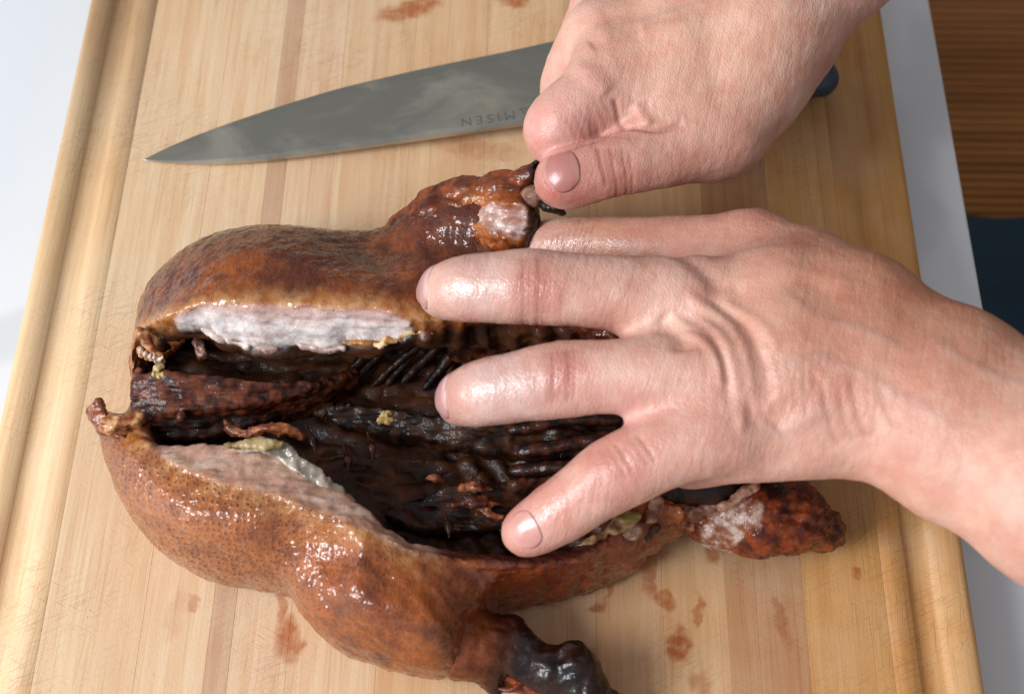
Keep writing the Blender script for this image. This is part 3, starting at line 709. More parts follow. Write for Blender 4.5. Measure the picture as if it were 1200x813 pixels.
# far drumstick, lifted by the fist
def far_leg():
    c1 = PL([(490,285,32),(520,268,38),(560,258,46),(594,252,55),(606,250,58)]); c2 = PL([(512,246,40),(545,232,50),(585,222,60),(622,206,67)])
    c3 = PL([(560,272,44),(600,274,52)])
    def col(v, n):
        a = fbm(v, 120, 3, 2.); c = mix(lin('4a1a0a'), lin('8a4018'), sstep(-.3, .3, a + .5 * fbm(v * [.3, 1, 1], 260, 2, 8.)))
        am = P(560, 285, 42); w = np.exp(-((v[:, 0] - am[0]) ** 2 + (v[:, 1] - am[1]) ** 2) / .012 ** 2); c = mix(c, lin('b06420'), .8 * w)
        pa = PL([(556,252,56),(576,256,60),(594,263,60),(604,268,58)]); d, t = polyline_d(v, pa)
        m = sstep(.0036, .0028, d - .0016 * sstep(0, .5, t) + .0014 * a) * (n[:, 2] > .0); c = mix(c, mix(lin('b78a7a'), lin('d8c0b8'), sstep(-.25, .3, fbm(v * [.4, 1, 1], 300, 2))), m)
        c = mix(c, lin('b06a30'), .7 * sstep(.0062, .0050, d + .0014 * a) * (1 - m))
        tip = sstep(P(608, 210, 64)[0], P(626, 200, 68)[0], v[:, 0] + .002 * a); c = mix(c, lin('200d07'), tip)
        return c
    o = lump('drumstick', duck, [(c1, [.0140, .0142, .0122, .0098, .0076]), (c2, [.0082, .0072, .0050, .0038]), (c3, [.0100, .0092])], col, disp=(('r', .0016, 190, (.35, 1, 1)), ('f', .0018, 90, (1, 1, 1)), ('r', .0003, 500, (.5, 1, 1))), pore=.05, rough=.30, coat=.6, fib=.8, post=lambda v, n: v - n * (.0016 * sstep(.0050, .0034, polyline_d(v, PL([(556,252,56),(576,256,60),(594,263,60),(604,268,58)]))[0] + .0012 * fbm(v, 300, 2)) * (n[:, 2] > 0))[:, None])
    tag(o, 'raised far drumstick with torn skin held by the fist')
    lump('bone', o, [(PL([(600,246,58),(622,232,64),(650,216,70),(672,208,72)]), [.0042, .0034, .0036, .004])], two('5e3a2c', '94705e', 200), disp=(('f', .0008, 200, (1, 1, 1)),), rough=.4)
    for k, (a, e) in enumerate((((622,202,68), (632,188,74)), ((626,204,68), (638,190,72)), ((640,240,66), (660,250,64)), ((618,238,62), (616,252,62)), ((606,236,62), (618,246,62)))):
        pts = catmull(PL([a, ((a[0]+e[0])/2+3, (a[1]+e[1])/2-2+k, a[2]), e]), 4, False); lump('charred_shred', o, [(pts, np.linspace(.0022, .0007, len(pts)))], two('0f0705', '2c140a'), h=.0005, k=.001, disp=(('r', .0007, 500, (1, 1, 1)),))
    slab('torn_skin', o, [(596,270,60),(604,262,61),(612,258,61),(618,252,61),(614,266,60),(613,280,56),(606,288,52),(600,280,56)], .0022, two('7a3a14', 'c98a48', 300), disp=(('r', .0008, 400, (1, 1, 1)),), h=.0005)
    slab('torn_skin', o, [(602,276,56),(612,276,56),(618,290,48),(612,300,42),(602,296,46)], .005, two('2c1008', '6a3014', 300), disp=(('r', .0010, 300, (1, 1, 1)),), h=.0006)
far_leg()

# near drumstick: dark shank with shrivelled end
def near_leg():
    c1 = PL([(540,745,19),(572,752,18),(612,768,17),(650,788,15)])
    c2 = PL([(598,738,20),(600,752,19)])
    c3 = PL([(640,780,17),(672,778,19),(692,782,17)]); c4 = PL([(650,796,15),(690,812,14),(714,830,11),(722,850,9)]); c5 = PL([(546,768,18),(572,786,15),(582,806,11)])
    c6 = PL([(672,776,21),(690,788,19),(690,806,16)])
    def col(v, n):
        a = fbm(v, 150, 3, 5.); c = mix(lin('120705'), lin('2e120a'), sstep(-.3, .35, a))
        p = P(535, 740, 30); w = sstep(.024, .008, np.hypot(v[:, 0] - p[0], v[:, 1] - p[1]) + .004 * a); c = mix(c, lin('7c3a12'), .9 * w)
        return c
    o = lump('drumstick', duck, [(c1, [.0130, .0092, .0070, .0066]), (c2, [.004, .006]), (c3, [.0058, .0062, .0040]), (c4, [.0068, .0064, .0050, .004]), (c5, [.0085, .0050, .0026]), (c6, [.0044, .0040, .0046])], col,
             disp=(('r', .0016, 150, (.35, .7, 1)), ('f', .0022, 80, (1, 1, 1)), ('r', .0004, 420, (.5, 1, 1))), rough=.34, coat=.55, fib=.4, k=.003)
    tag(o, 'near dark drumstick end, shrivelled and charred')
    pts = catmull(PL([(584,806,13),(600,808,15),(610,799,16),(616,794,16)]), 5, False); lump('tendon', o, [(pts, np.full(len(pts), .0008))], two('3a150a', '6a2a10'), h=.0005, k=.001)
    pts = catmull(PL([(592,786,12),(620,800,11),(645,822,9)]), 5, False); lump('tendon', o, [(pts, np.full(len(pts), .0028))], two('5a220c', '9a4a1c', 250), disp=(('r', .0010, 260, (1, .4, 1)),), fib=1., h=.0006)
near_leg()


# tail and the torn back end
def tail():
    c = PL([(845,600,16),(890,602,20),(930,608,19),(965,622,13),(986,631,8)])
    c2 = PL([(890,574,13),(925,590,15),(960,606,12)])
    def col(v, n):
        a = fbm(v, 170, 3, 5.); co = mix(lin('4a180c'), lin('8a3c1a'), sstep(-.3, .3, a))
        d, t = polyline_d(v, PL([(842, 608, 32), (864, 608, 36), (880, 600, 36)])); m = sstep(.0054, .0034, d + .003 * a + .001 * fbm(v, 400, 2)); co = mix(co, mix(lin('8a5238'), lin('cbb0a2'), sstep(-.25, .3, fbm(v, 220, 3))), m)
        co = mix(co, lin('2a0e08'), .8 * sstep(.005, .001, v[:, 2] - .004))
        dk, t = polyline_d(v, PL([(893, 572, 26), (905, 585, 26)])); co = mix(co, lin('1a0906'), .9 * sstep(.006, .003, dk)); return co
    def post(v, n):
        u = (v[:, 1] - P(930, 608, 0)[1]); w = sstep(P(885, 600, 30)[0], P(920, 600, 30)[0], v[:, 0])
        v = v + n * (w * .0005 * np.sin(u * 2 * np.pi / .0048 + 5 * fbm(v, 60, 2)))[:, None]; v[:, 2] = np.maximum(v[:, 2], .0008); return v
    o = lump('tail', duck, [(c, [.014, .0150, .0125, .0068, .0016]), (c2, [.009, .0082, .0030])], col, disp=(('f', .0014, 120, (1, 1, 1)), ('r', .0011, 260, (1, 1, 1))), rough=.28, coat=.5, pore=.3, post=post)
    tag(o, 'pointed brown tail with a pale torn patch')
    def piece(nm, poly, th, ca, cb, **kw):
        kw.setdefault('disp', (('r', .0012, 300, (.6, 1, 1)), ('f', .0012, 140, (1, 1, 1)))); kw.setdefault('rough', .32)
        return slab(nm, duck, poly, th, two(ca, cb, 240), **kw)
    lump('dark_membrane', duck, [(PL([(775,574,30),(805,564,33),(840,567,33),(868,573,29)]), [.005, .0072, .007, .004])], two('120705', '2e130b', 200), rough=.4, coat=.25, fib=.1, disp=(('f', .0012, 90, (1, 1, 1)),))
    piece('torn_meat', [(842,592,34),(858,578,37),(878,564,40),(887,558,40),(888,574,37),(872,582,36),(856,592,34)], .004, '9a6448', 'd4aa94')
    piece('torn_meat', [(796,586,28),(822,590,30),(846,588,31),(868,594,31),(860,604,28),(836,604,26),(806,602,25)], .007, '7c4e3a', 'c8a08a', rag=.002)
    piece('torn_meat', [(798,604,24),(820,604,25),(846,606,23),(838,618,19),(828,630,14),(818,626,15),(806,614,20)], .007, '6a3420', 'b07a58', rag=.002)
    piece('torn_skin', [(758,600,30),(772,588,35),(790,584,36),(802,594,32),(796,608,26),(776,612,25)], .008, '8a3c14', 'c27434', rough=.22, coat=.6)
    piece('torn_skin', [(716,640,26),(742,632,28),(766,616,28),(786,612,25),(774,628,20),(748,648,17),(724,654,17)], .008, '8a3a16', 'b8662e', rough=.22, coat=.6)
    piece('joint_cartilage', [(728,616,38),(738,611,39),(750,615,38),(748,625,36),(734,628,36)], .006, '8c6a58', 'bea08e', rag=.0006)
    piece('torn_meat', [(676,640,36),(700,622,40),(724,604,43),(744,596,43),(748,604,41),(728,622,38),(704,636,35)], .006, '6a4428', 'b89468', rag=.002, st=(.3, 1, 1))
    piece('fat', [(724,606,45),(736,598,46),(750,602,45),(744,610,44),(732,612,44)], .003, '8e7a3c', 'c4b074', rough=.25)
    piece('torn_meat', [(754,612,34),(760,594,40),(768,580,43),(776,584,42),(772,600,37),(764,612,33)], .005, '7a4a30', 'b89070')
    piece('torn_meat', [(748,626,30),(760,612,32),(772,612,31),(770,622,28),(758,632,26)], .004, '3a1c10', '6a3a24')
tail()

# pieces inside and at the neck end
def innards():
    def sl(nm, poly, th, ca, cb, sc=220, **kw):
        kw.setdefault('disp', (('r', .0010, 320, (.4, 1, 1)), ('f', .0012, 120, (1, 1, 1)))); kw.setdefault('rough', .36)
        return slab(nm, duck, poly, th, two(ca, cb, sc), **kw)
    def rod(nm, pts, rs, ca, cb, **kw):
        kw.setdefault('disp', (('r', .0006, 320, (1, 1, 1)),)); kw.setdefault('rough', .36); kw.setdefault('h', .0006)
        return lump(nm, duck, [(pts, rs)], two(ca, cb, 220), **kw)
    # long dark neck-and-shoulder block: flat fibrous top, steep near face
    dd = (('r', .0013, 260, (.10, 1, 1)), ('f', .0020, 70, (.6, 1, 1)), ('r', .0004, 700, (.12, 1, 1)))
    sl('neck_meat', [(158,446,36),(176,436,40),(220,438,43),(270,440,43),(320,446,40),(372,444,34),(418,430,26),(398,448,28),(340,466,33),(290,474,36),(240,478,37),(190,484,36),(160,492,33)], .026, '32150c', '6e3a24', disp=dd, coat=.25, rough=.42, rag=.0004, st=(.2, 1, 1), wav=.003)
    sl('neck_meat', [(160,488,32),(200,480,34),(250,478,33),(300,472,30),(330,478,26),(300,498,24),(250,512,26),(200,512,28),(166,502,28)], .018, '1a0a06', '3c1a10', disp=dd, coat=.2, rough=.45, rag=.0008, st=(.3, 1, 1), wav=.004)
    sl('neck_meat', [(156,412,30),(162,424,32),(164,440,32),(158,446,28),(154,432,26)], .008, '5a2c1a', '9a6248')
    # curled skin at the far neck end
    sl('curled_skin', [(160,382,48),(166,398,44),(172,412,40),(184,420,38),(198,418,37),(206,406,38),(198,408,40),(186,410,42),(176,398,46),(168,380,50)], .004, '7c421c', 'c08a5c', rough=.28, h=.0006)
    sl('curled_skin', [(190,384,44),(206,386,42),(214,398,38),(210,410,34),(200,402,36),(194,392,40)], .0025, '5a2a10', 'a0642c', rough=.28, h=.0006)
    sl('fat', [(162,404,44),(170,408,44),(182,414,43),(194,417,41),(188,422,39),(174,420,39),(164,413,40)], .004, 'b88460', 'e6d0c0', h=.0005, disp=(('r', .0016, 360, (1, 1, 1)),))
    # near-left skin flap, standing up to a point
    sl('skin_flap', [(104,484,34),(110,470,40),(114,460,46),(119,472,42),(126,486,38),(122,504,34),(114,504,30)], .005, '6a3016', 'a8643a', rough=.26, h=.0006, coat=.6)
    sl('skin_flap', [(118,494,38),(128,484,40),(146,486,40),(166,482,40),(168,490,40),(150,494,40),(138,498,40),(126,506,38)], .0045, '8a4a20', 'cfa070', rough=.24, h=.0006, coat=.6)
    sl('skin_flap', [(130,504,36),(146,494,36),(160,494,35),(170,504,34),(168,518,34),(150,516,36)], .008, '4a200e', '9a5a2a', rough=.3, h=.0007, coat=.6)
    # loose flaps and rods of dark meat
    sl('meat_shred', [(276,512,42),(296,500,47),(318,491,51),(338,494,50),(352,506,46),(356,516,42),(338,508,46),(316,504,48),(298,510,45)], .003, '6a3018', 'aa6c44', h=.0006, rough=.3)
    sl('meat_shred', [(262,492,40),(276,498,43),(298,502,44),(290,508,43),(272,506,41)], .003, '5a2c18', 'a06a48', h=.0006)
    for poly in ([(538,574,31),(550,563,34),(566,565,34),(580,574,31),(562,572,33)], [(530,592,29),(548,582,32),(568,580,33),(588,592,30),(564,590,32),(548,592,31)], [(494,562,29),(504,554,31),(520,558,30),(524,566,28),(508,562,30)], [(560,596,28),(580,596,31),(590,606,29),(574,606,29)]):
        sl('meat_shred', poly, .002, '4a2012', '9a5a38', h=.0005, rough=.3)
    for (a, b, r) in (((358,498,30),(370,535,34),.0013), ((402,520,30),(408,560,36),.0015), ((430,505,28),(436,545,30),.0012), ((585,620,30),(600,640,34),.0013), ((520,600,30),(526,630,36),.0015), ((205,495,34),(214,482,38),.0016)):
        rod('rib', PL([a, ((a[0] + b[0]) / 2 + 3, (a[1] + b[1]) / 2, (a[2] + b[2]) / 2 + 2), b]), [r * .45, r * .6, r * .35], '241008', '5c3320', coat=.3, calm=.8, disp=())
    sl('meat_shred', [(230,396,36),(238,398,38),(240,414,36),(232,418,34)], .003, '4a281c', '8a5e50', h=.0005)
    # dark masses in the hollow
    md = (('f', .0040, 70, (.5, 1, 1)), ('r', .0006, 330, (.10, 1, 1)))
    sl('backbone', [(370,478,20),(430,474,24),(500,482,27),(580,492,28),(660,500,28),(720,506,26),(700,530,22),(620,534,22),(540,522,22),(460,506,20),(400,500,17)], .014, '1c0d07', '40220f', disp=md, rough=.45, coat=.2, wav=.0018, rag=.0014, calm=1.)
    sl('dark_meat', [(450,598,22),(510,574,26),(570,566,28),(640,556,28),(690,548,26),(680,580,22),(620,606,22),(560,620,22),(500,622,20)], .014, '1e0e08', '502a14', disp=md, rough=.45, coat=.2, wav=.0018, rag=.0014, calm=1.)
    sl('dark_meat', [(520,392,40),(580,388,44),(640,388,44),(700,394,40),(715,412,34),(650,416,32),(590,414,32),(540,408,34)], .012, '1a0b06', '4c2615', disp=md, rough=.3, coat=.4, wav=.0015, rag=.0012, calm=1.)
    # streaky ribs running slantwise below the far breast
    for i in range(15):
        u = 405 + i * 19.5 + random.uniform(-6, 6) + random.uniform(-4, 4); dv = random.uniform(-5, 5); ln = random.uniform(.7, 1.2)
        kx = random.uniform(-7, 7); pts = catmull(PL([(u + 44 + kx, 398 + dv, 31), (u + 22 + random.uniform(-3, 3), 422 + dv, 23 + random.uniform(-3, 1)), (u - 8 * ln - kx, 446 + 8 * ln + dv, 17)]), 4, False); r0 = random.uniform(.35, .85)
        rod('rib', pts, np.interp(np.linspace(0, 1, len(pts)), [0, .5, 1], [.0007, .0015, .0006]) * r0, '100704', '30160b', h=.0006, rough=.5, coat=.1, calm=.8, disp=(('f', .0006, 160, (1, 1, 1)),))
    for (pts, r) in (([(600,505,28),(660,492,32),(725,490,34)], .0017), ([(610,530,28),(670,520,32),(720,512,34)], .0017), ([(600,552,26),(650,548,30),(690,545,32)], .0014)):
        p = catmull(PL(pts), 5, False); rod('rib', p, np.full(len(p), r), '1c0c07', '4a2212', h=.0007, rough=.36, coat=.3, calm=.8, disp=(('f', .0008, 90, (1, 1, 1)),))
    # cartilage and fat lying on the near cut
    glassy = two('74695a', 'ada292', 180)
    slab('cartilage', duck, [(262,524,54),(290,514,56),(322,514,57),(340,520,56),(352,534,55),(372,546,54),(398,566,53),(418,588,51),(396,584,52),(370,568,53),(346,554,53),(330,540,54),(304,530,55)], .0018, glassy, h=.0006, disp=(('f', .0010, 90, (1, 1, 1)),), rough=.16, coat=.9, fib=0., wav=.003)
    sl('fat', [(264,522,56),(286,514,58),(312,513,58.5),(330,518,58),(316,524,57.5),(292,524,57)], .0020, '86764a', 'bca97c', h=.0005, disp=(('r', .0010, 330, (.35, 1, 1)),), rough=.22)
    # ragged white edge hanging from the far breast
    for poly in ([(226,376,51),(246,378,50),(266,392,47),(262,400,45),(246,394,46),(230,384,49)], [(292,398,47),(312,398,47),(326,404,46),(320,414,43),(304,412,43)], [(336,396,48),(366,398,47),(398,400,47),(404,408,45),(380,412,44),(352,406,45)], [(264,392,48),(292,398,47),(290,408,45),(272,402,45)]):
        sl('fat', poly, .003, 'b49a90', 'dccac0', h=.0006, disp=(('f', .0010, 200, (.5, 1, 1)),), rag=.0014, rough=.25, coat=.7, fib=.3)
    sl('curled_skin', [(398,398,48),(424,395,50),(444,396,50),(470,388,53),(503,381,57),(505,388,55),(478,394,52),(456,400,49),(446,410,45),(436,402,48),(414,403,48)], .0018, 'a8703a', 'dcc09a', h=.0005, rough=.25, wav=.002)
    # yellow crumbs
    for k, (u, w, z, r) in enumerate(((450,488,34,.0020), (454,494,34,.0014), (446,493,33,.0013), (184,432,42,.0016), (187,440,42,.0013), (181,438,42,.0011))):
        p = P(u, w, z); lump('crumb', duck, [([p, p + np.array([r * .9, r * .5, 0])], [r * .75, r * .5])], two('a8894e', 'd2bc86', 500) if k < 6 else two('4a3410', '8a6a28', 500), h=.0004, k=.001, disp=(('r', .0010, 500, (1, 1, 1)),), rough=.5, coat=.1, fib=0.)
innards()


# ------------------------------------------------------------------ hands
BASE = lin('d5a896')
from mathutils.bvhtree import BVHTree
def nail(name, parent, base, tip, normal, r, length, wdeg=62, start=.25, col=('c79a92', 'e2c6bc'), lift=.00035):
    """curved nail plate lying on the back of the last finger joint"""
    me = parent.data; bv = BVHTree.FromPolygons([x.co for x in me.vertices], [tuple(p.vertices) for p in me.polygons]) if 'bvh' not in CACHE or CACHE['bvh'][0] != me.name else CACHE['bvh'][1]
    CACHE['bvh'] = (me.name, bv)
    a = tip - base; a = a / np.linalg.norm(a); n = normal - a * (normal @ a); n = n / np.linalg.norm(n); b = np.cross(a, n)
    nu, nv = 25, 23; v = []; C_ = []
    for j in range(nv):
        w = j / (nv - 1)
        for i in range(nu):
            u = -1 + 2 * i / (nu - 1)
            ww = w * (1 - .14 * u * u) + (-.14 * (1 - u * u) * (1 - w)) + .14 * (1 - u * u) * w
            th = math.radians(wdeg) * u * (1 - .34 * (1 - w) ** 3 - .26 * w ** 4)
            org = base + a * (start * length + ww * length); dr = math.cos(th) * n + math.sin(th) * b
            hit = bv.ray_cast(Vector(org + dr * .03), Vector(-dr), .03)
            rr = .03 - hit[3] if hit[0] is not None else r
            edge = max(abs(u) ** 4, (1 - w) ** 8)
            v.append(org + dr * (rr + lift * (1 - 1.6 * edge)))
            c = mix(lin(col[0]), lin(col[1]), sstep(.86, .94, np.array(w))); c = mix(c, lin(col[1]), .45 * sstep(.24, .10, np.array(w + .10 * u * u))); c = mix(c, lin(col[0]) * .62, .28 * sstep(.55, .95, np.array(max(abs(u) ** 3, (1 - w) ** 7)))); C_.append(c)
    v = np.array(v); g = v.reshape(nv, nu, 3)
    for _ in range(3): g[1:-1, 1:-1] = .5 * g[1:-1, 1:-1] + .125 * (g[:-2, 1:-1] + g[2:, 1:-1] + g[1:-1, :-2] + g[1:-1, 2:])
    f = [(j * nu + i, (j + 1) * nu + i, (j + 1) * nu + i + 1, j * nu + i + 1) for j in range(nv - 1) for i in range(nu - 1)]
    o = mesh_obj(name, g.reshape(-1, 3), f, MNL, parent, {'Col': np.array(C_)})
    md = o.modifiers.new('thick', 'SOLIDIFY'); md.thickness = .0006; md.offset = 0
    return o
CACHE = {}

def build_hand(label, palm, fingers, kpalm, kfin, creases, reds_and_shade, wets, h=.0008, kff=.0015, veins=()):
    """palm: chains blended softly; fingers: chains kept apart from each other, then blended into the palm"""
    pts = np.concatenate([np.array(c[0]) for c in palm + fingers]); mr = max(max(c[1]) for c in palm + fingers) + .008
    A = Field(pts.min(0) - mr, pts.max(0) + mr, h); Bf = Field(pts.min(0) - mr, pts.max(0) + mr, h)
    for c in palm: A.chain(c[0], c[1], kpalm)
    for c in fingers:
        one = Field(np.array(c[0]).min(0) - max(c[1]) - .008, np.array(c[0]).max(0) + max(c[1]) + .008, h)
        # snap to the big grid
        off = np.round((one.lo - A.lo) / h).astype(int); one.lo = A.lo + off * h
        one.ax = [(one.lo[k] + h * np.arange(one.n[k])).astype(np.float32) for k in range(3)]
        cr4 = catmull(np.column_stack([np.array(c[0]), c[1]]), 4, False); one.chain(cr4[:, :3], cr4[:, 3], .0035)
        s = tuple(slice(max(off[k], 0), min(off[k] + one.n[k], A.n[k])) for k in range(3))
        s1 = tuple(slice(s[k].start - off[k], s[k].stop - off[k]) for k in range(3))
        Bf.join(s, one.F[s1], kff)
    A.join((slice(None),) * 3, Bf.F, kfin)
    v, q = A.mesh(); v = relax(v, q, 3, .5); n = normals(v, q); d = np.zeros(len(v)); up = sstep(-.1, .35, n[:, 2])
    dark = np.zeros(len(v))
    for (pl, wd, amp) in creases:
        dd, t = polyline_d(v, catmull(PL(pl), 5, False)); ends = sstep(0, .15, t) * sstep(1, .85, t)
        zc = np.interp(t, np.linspace(0, 1, len(pl)), [p[2] for p in pl]) * .001
        near = sstep(.034, .022, np.abs(v[:, 2] - zc))
        g = np.exp(-(dd / wd) ** 2) * ends * near; d += amp * g
        if amp < 0 and wd < .0012: dark += g * min(1, -amp / .0006)
    vein = np.zeros(len(v))
    for pl in veins:
        dd, t = polyline_d(v, catmull(PL(pl), 5, False) + .0); g = np.exp(-((dd + .0006 * fbm(v, 80, 2)) / .0019) ** 2) * sstep(0, .2, t) * sstep(1, .8, t) * sstep(.2, .6, n[:, 2]); d += .00028 * g; vein = np.maximum(vein, g)
    d += .00035 * fbm(v, 110, 3) + .00012 * fbm(v, 420, 2)
    v = v + n * d[:, None]; n = normals(v, q)
    a = fbm(v, 38, 3, 4.); b = fbm(v, 120, 3, 6.)
    c = mix(BASE * 1.0, lin('c29180'), sstep(-.3, .45, a)); c = mix(c, lin('d6b09e'), .5 * sstep(.0, .5, b))
    for (pt, r, cc, amt) in reds_and_shade:
        p = P(*pt); w = np.exp(-((v - p) ** 2).sum(1) / (r * r)); c = mix(c, lin(cc), .8 * amt * w)
    c = mix(c, lin('8a4a38'), .45 * np.clip(dark, 0, 1)); c = mix(c, lin('a08a86'), .20 * vein)
    wet = np.zeros(len(v))
    for (pt, r, amt) in wets:
        p = P(*pt); wet = np.maximum(wet, amt * np.exp(-((v - p) ** 2).sum(1) / (r * r)))
    crepe = np.full(len(v), .55)
    o = mesh_obj('hand', v, q, MSK, None, {'Col': c, 'wet': wet, 'crepe': crepe})
    tag(o, label, 'hand')
    return o

# left hand, spread over the duck with bent fingers
def left_hand():
    idx = PL([(805,352,90),(740,345,92),(680,340,93),(622,336,92),(582,337,90),(548,338,87),(526,341,80),(518,345,70)]); mid = PL([(835,440,92),(770,440,92),(705,441,90),(655,445,87),(612,452,84),(572,459,80),(548,465,72),(540,471,62)])
    rin = PL([(850,505,88),(790,524,86),(724,553,79),(688,577,73),(655,600,67),(615,624,60)]); pin = PL([(900,515,80),(840,530,66),(800,535,52),(795,510,42),(815,492,40)])
    thu = PL([(885,295,72),(795,293,66),(695,287,56),(640,291,46),(600,300,36)])
    fingers = [(idx, [.0135, .0122, .0113, .0119, .0107, .0103, .0088, .0074]), (mid, [.0135, .0119, .0110, .0117, .0105, .0101, .0087, .0073]), (rin, [.0130, .0112, .0114, .0097, .0093, .0078]), (pin, [.011, .0102, .0096, .0088, .008]), (thu, [.0135, .0118, .0100, .0098, .0085])]
    wu, wm, wl = P(1003,368,90), P(1008,425,92), P(1012,480,88)
    palm = [([P(805,352,88), P(920,350,90), wu], [.0135, .0165, .0180]), ([P(835,425,90), P(930,415,92), wm], [.0140, .0180, .0200]), ([P(850,485,86), P(935,470,88), wl], [.0130, .0170, .0180]),
            ([P(882,520,80), P(950,505,84), wl], [.0090, .0120, .0175]), ([P(885,292,72), P(945,325,80), wu], [.0130, .0150, .0175]),
            ([wu, P(1120,430,96), P(1240,496,104), P(1460,610,120)], [.0180, .0178, .0195, .0230]), ([wl, P(1110,535,94), P(1230,606,102), P(1440,725,118)], [.0178, .0180, .0195, .0230]), ([wm, P(1110,480,97), P(1235,550,106), P(1450,668,122)], [.0195, .0200, .0215, .0250]),
            ([P(770,368,84), P(840,395,86)], [.0105, .0120]), ([P(775,425,82), P(850,450,84)], [.0110, .0120]), ([P(775,492,78), P(850,480,80)], [.0100, .0120]),
            ([P(820,320,74), P(890,340,78)], [.0090, .0140])]
    z = 108
    cr = []
    # knuckle and finger wrinkles, tendon ridges, wrist folds
    for i in range(7): cr.append(([(606 + i * 6, 305, 100), (608 + i * 6, 335, 104), (606 + i * 6, 365, 100)], .0007, -.00014 - .00016 * ((i * 5) % 3)))
    for i in range(6): cr.append(([(640 + i * 6, 415, 95), (643 + i * 6, 442, 99), (641 + i * 6, 470, 95)], .0007, -.00014 - .00016 * ((i * 5) % 3)))
    for i in range(6): cr.append(([(702 + i * 8, 528 - i * 2, 88), (716 + i * 8, 546 - i * 3, 91), (726 + i * 8, 572 - i * 3, 85)], .0007, -.00010 - .00012 * ((i * 7) % 3)))
    for i in range(8): cr.append(([(650 + i * 7, 262, 66), (641 + i * 7, 276, 69), (634 + i * 7, 296, 66)], .0007, -.00035))
    for (pl, wd, amp) in (([(800,335,z),(845,365,z),(872,410,z),(885,470,z)], .0022, .0011), ([(815,362,z),(850,400,z),(868,450,z),(872,500,z)], .0020, .0009), ([(790,350,z),(828,378,z),(848,420,z),(855,465,z)], .0016, -.0008),
                          ([(830,340,z),(868,372,z),(893,420,z),(905,470,z)], .0016, -.0007), ([(800,378,z),(835,410,z),(850,450,z)], .0016, .0008), ([(850,345,z),(885,375,z),(915,415,z)], .0018, .0006),
                          ([(770,370,100),(795,395,102),(800,420,102)], .0035, -.0016), ([(770,300,88),(810,315,98),(850,345,104)], .004, -.0016), ([(860,330,z),(930,320,z),(1000,345,z)], .0035, .0008),
                          ([(880,470,z),(930,455,z),(1000,450,z)], .003, .0007), ([(905,500,100),(925,470,z),(960,440,z)], .004, -.0007)): cr.append((pl, wd, amp))
    for i in range(10):
        x = 815 + i * 13; cr.append(([(x, 395 + i * 3, z), (x + 12, 430 + i * 3, z), (x + 16, 480, z)], .0009, -.00012))
    for (x, a) in ((968, .8), (985, .5), (1000, .9), (1030, .6)):
        cr.append(([(x - 9, 448, 106), (x - 2, 480, 104), (x + 3, 510, 98), (x + 5, 535, 88), (x + 2, 552, 76), (x - 2, 570, 66)], .0010, -.00036 * a))
    for i in range(12): cr.append(([(930 + i * 11, 400, 112), (936 + i * 10, 440, 113), (938 + i * 10, 480, 108)], .0007, -.00006))
    reds_and_shade = [((622,330,102), .009, 'b9685a', .9), ((660,436,98), .010, 'b96556', .9), ((728,546,88), .013, 'b9685a', .8), ((640,600,72), .016, 'c4786a', .6), ((610,628,62), .011, 'cf8f84', .7), ((560,335,98), .013, 'c4a49c', .9), ((590,455,90), .017, 'c9aaa4', .9),
            ((770,265,80), .020, 'b06a50', .5), ((700,275,70), .016, 'b87e5a', .55), ((865,262,84), .020, 'b4705a', .5), ((1040,350,104), .035, 'b0704e', .75), ((960,310,98), .028, 'b4745a', .55), ((1140,400,108), .045, 'b87a58', .7), ((840,500,100), .022, 'c98a78', .5), ((1060,510,108), .03, 'c9907c', .4), ((735,480,90), .010, 'cc9a98', .5),  # browns along thumb side and upper forearm are shade put into the skin colour
            ((500,345,74), .006, 'c98a80', .6), ((920,370,110), .03, 'c48a6e', .5), ((1180,570,110), .04, 'd0a086', .4)]
    wets = [((560,338,97), .022, 1.), ((525,340,92), .018, 1.), ((610,330,102), .016, .8), ((580,455,88), .026, .85), ((650,440,97), .016, .7), ((640,605,72), .024, .7), ((655,275,66), .016, 1.), ((700,275,70), .014, .7), ((860,400,106), .05, .30), ((740,555,88), .025, .35)]
    o = build_hand('left hand with spread bent fingers pressing on the open duck', palm, fingers, .012, .009, cr, reds_and_shade, wets, kff=.007, veins=[[(905,330,108),(950,372,111),(1010,392,112),(1080,430,113)], [(890,440,110),(940,420,111),(990,428,112),(1060,470,113),(1140,520,116)], [(880,500,104),(930,490,108),(985,470,110)], [(1080,400,112),(1130,440,114),(1200,470,116)]])
    nail('fingernail', o, idx[6], idx[7], np.array([-.9, -.12, .75]), .0092, .0118, 56, -.42, ('bb8a84', 'd3b4aa'))
    nail('fingernail', o, mid[6], mid[7], np.array([-.9, -.20, .8]), .0090, .0115, 56, -.42, ('bb8a86', 'd3b4ae'))
    nail('fingernail', o, rin[4], rin[5], np.array([-.25, -.45, 1.]), .0092, .0090, 44, .72, ('c78c80', 'cb9688'), .0001)
    nail('fingernail', o, pin[3], pin[4], np.array([.2, 1., -.2]), .0085, .009, 58, .4)
    nail('fingernail', o, thu[3], thu[4], np.array([0., .55, .8]), .0092, .010, 58, .4)
left_hand()

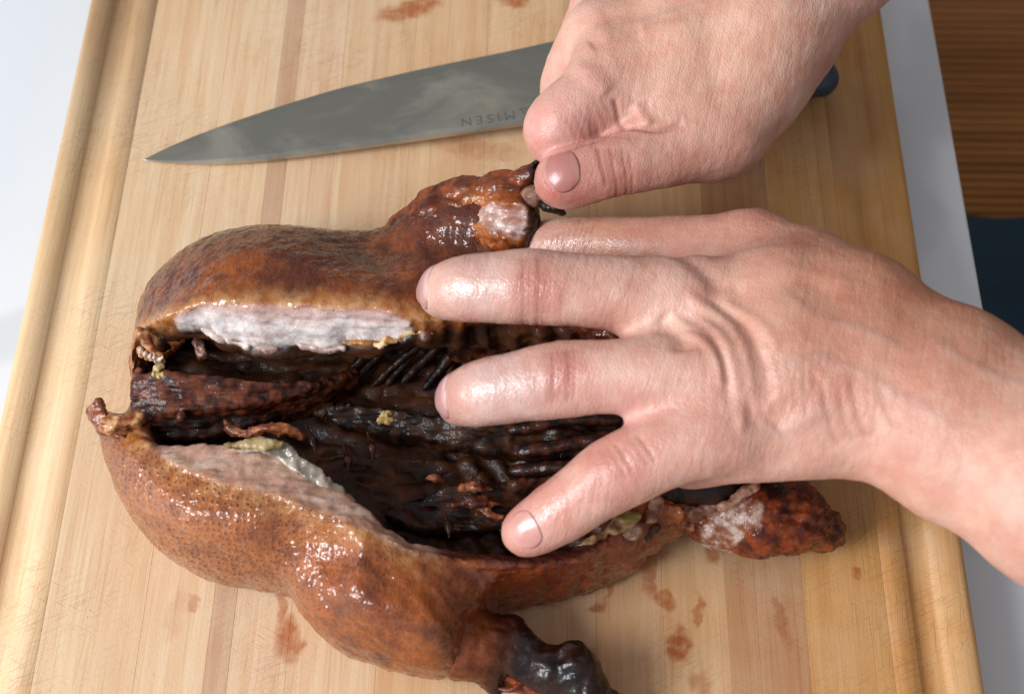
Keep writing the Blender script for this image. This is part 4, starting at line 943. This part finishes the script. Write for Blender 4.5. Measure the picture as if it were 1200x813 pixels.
# right hand, a fist round the end of the far drumstick
def right_hand():
    idx = PL([(722,84,84),(690,118,85),(654,152,80),(678,178,64),(715,170,52)]); thu = PL([(840,155,74),(785,178,76),(722,194,79),(672,207,78),(658,212,76)])
    mid = PL([(706,40,80),(676,80,66),(668,120,50),(700,150,42),(735,150,44)]); rin = PL([(715,0,72),(690,40,52),(690,85,38),(720,120,34),(755,120,40)]); pin = PL([(735,-45,62),(715,-5,44),(715,45,32),(742,80,30),(770,85,36)])
    fingers = [(idx, [.0130, .0125, .0122, .0105, .009]), (thu, [.0160, .0122, .0106, .0102, .0092]), (mid, [.0120, .0115, .0105, .0098, .0085]), (rin, [.0115, .011, .010, .0092, .008]), (pin, [.0105, .010, .009, .0085, .0075])]
    wr = P(880,42,86); wr2 = P(905,5,84)
    palm = [([P(722,84,84), P(800,70,86), wr], [.0140, .0175, .0240]), ([P(708,42,82), P(800,25,84), wr], [.0130, .0180, .0240]), ([P(716,0,74), P(810,-20,78), wr2], [.0125, .0180, .0230]), ([P(736,-45,64), P(830,-60,70), wr2], [.0115, .0170, .0220]),
            ([wr, P(990,-62,104), P(1090,-160,120), P(1220,-290,140)], [.0240, .0235, .0260, .0300]), ([wr2, P(1020,-95,104), P(1110,-190,118), P(1240,-320,138)], [.0230, .0230, .0260, .0300]),
            ([P(842,150,72), P(872,105,78), P(905,50,84)], [.0175, .0190, .0215]), ([P(732,140,75), P(770,125,80)], [.0105, .0135]), ([P(752,132,78), P(790,122,78), P(835,110,76)], [.0120, .0140, .0180]), ([P(770,90,62), P(840,80,62)], [.018, .02]), ([P(800,40,58), P(860,20,62)], [.018, .02])]
    cr = [([(700,164,84),(722,152,88),(738,148,90),(770,150,92),(803,145,92)], .0011, -.0015), ([(720,108,98),(728,126,97),(737,147,92)], .0010, -.0008), ([(632,192,78),(660,180,86),(690,168,88),(722,154,90)], .0011, -.0016),
          ([(795,132,96),(800,142,94),(806,150,92)], .0016, -.0004), ([(745,110,98),(755,125,97),(762,142,94)], .0022, .0012), ([(705,155,88),(700,150,88),(690,147,90)], .0014, -.0006),
          ([(668,62,100),(690,75,104),(715,95,104)], .004, .0008), ([(700,40,102),(760,30,106),(830,20,110)], .004, .0006), ([(690,50,100),(720,35,104),(755,28,106)], .0045, -.0011)]
    for i in range(6): cr.append(([(700 + i * 7, 172, 90), (706 + i * 7, 190, 92), (712 + i * 7, 214, 86)], .0008, -.00050 if i in (0, 2, 4) else -.0003))
    for i in range(8): cr.append(([(742 + i * 9, 92 + i * 2, 104), (748 + i * 9, 112 + i * 2, 102), (750 + i * 9, 138, 96)], .0008, -.00013))
    for i in range(7): cr.append(([(655 + i * 8, 140 - i * 4, 95), (665 + i * 8, 150 - i * 4, 94), (672 + i * 8, 164 - i * 4, 90)], .0008, -.00012))
    reds_and_shade = [((650,165,84), .016, 'd08e86', .7), ((700,155,88), .016, 'cf867c', .6), ((665,212,86), .015, 'b4655c', .85), ((720,195,88), .014, 'c27a6c', .55), ((690,100,100), .022, 'dcae a2'.replace(' ', ''), .6), ((800,170,90), .03, 'd29a8c', .5), ((830,200,76), .02, 'c08274', .5), ((740,25,106), .025, 'c4886c', .6), ((820,50,108), .04, 'd2a286', .6), ((900,60,110), .04, 'd8a88e', .4), ((638,218,80), .007, 'b85e56', .6)]  # redness, plus shade of the hollow behind the knuckles tinted in brown
    wets = [((680,205,88), .020, 1.), ((650,210,84), .014, 1.), ((640,185,82), .014, .5), ((700,110,100), .02, .25)]
    o = build_hand('right hand in a fist pulling up the far drumstick end', palm, fingers, .013, .012, cr, reds_and_shade, wets, veins=[[(730,20,104),(800,10,107),(870,-15,110)]])
    nail('fingernail', o, thu[3] + (thu[2] - thu[3]) * .0, thu[4] + (thu[4] - thu[3]) * .5, np.array([-.05, -.30, 1.]), .0101, .0112, 45, -.38, ('ad7066', 'bb867a'), .0002)
    for c in (idx, mid, rin, pin): nail('fingernail', o, c[3], c[4], np.array([.1, .3, -1.]), .0088, .009, 55, .4)
right_hand()
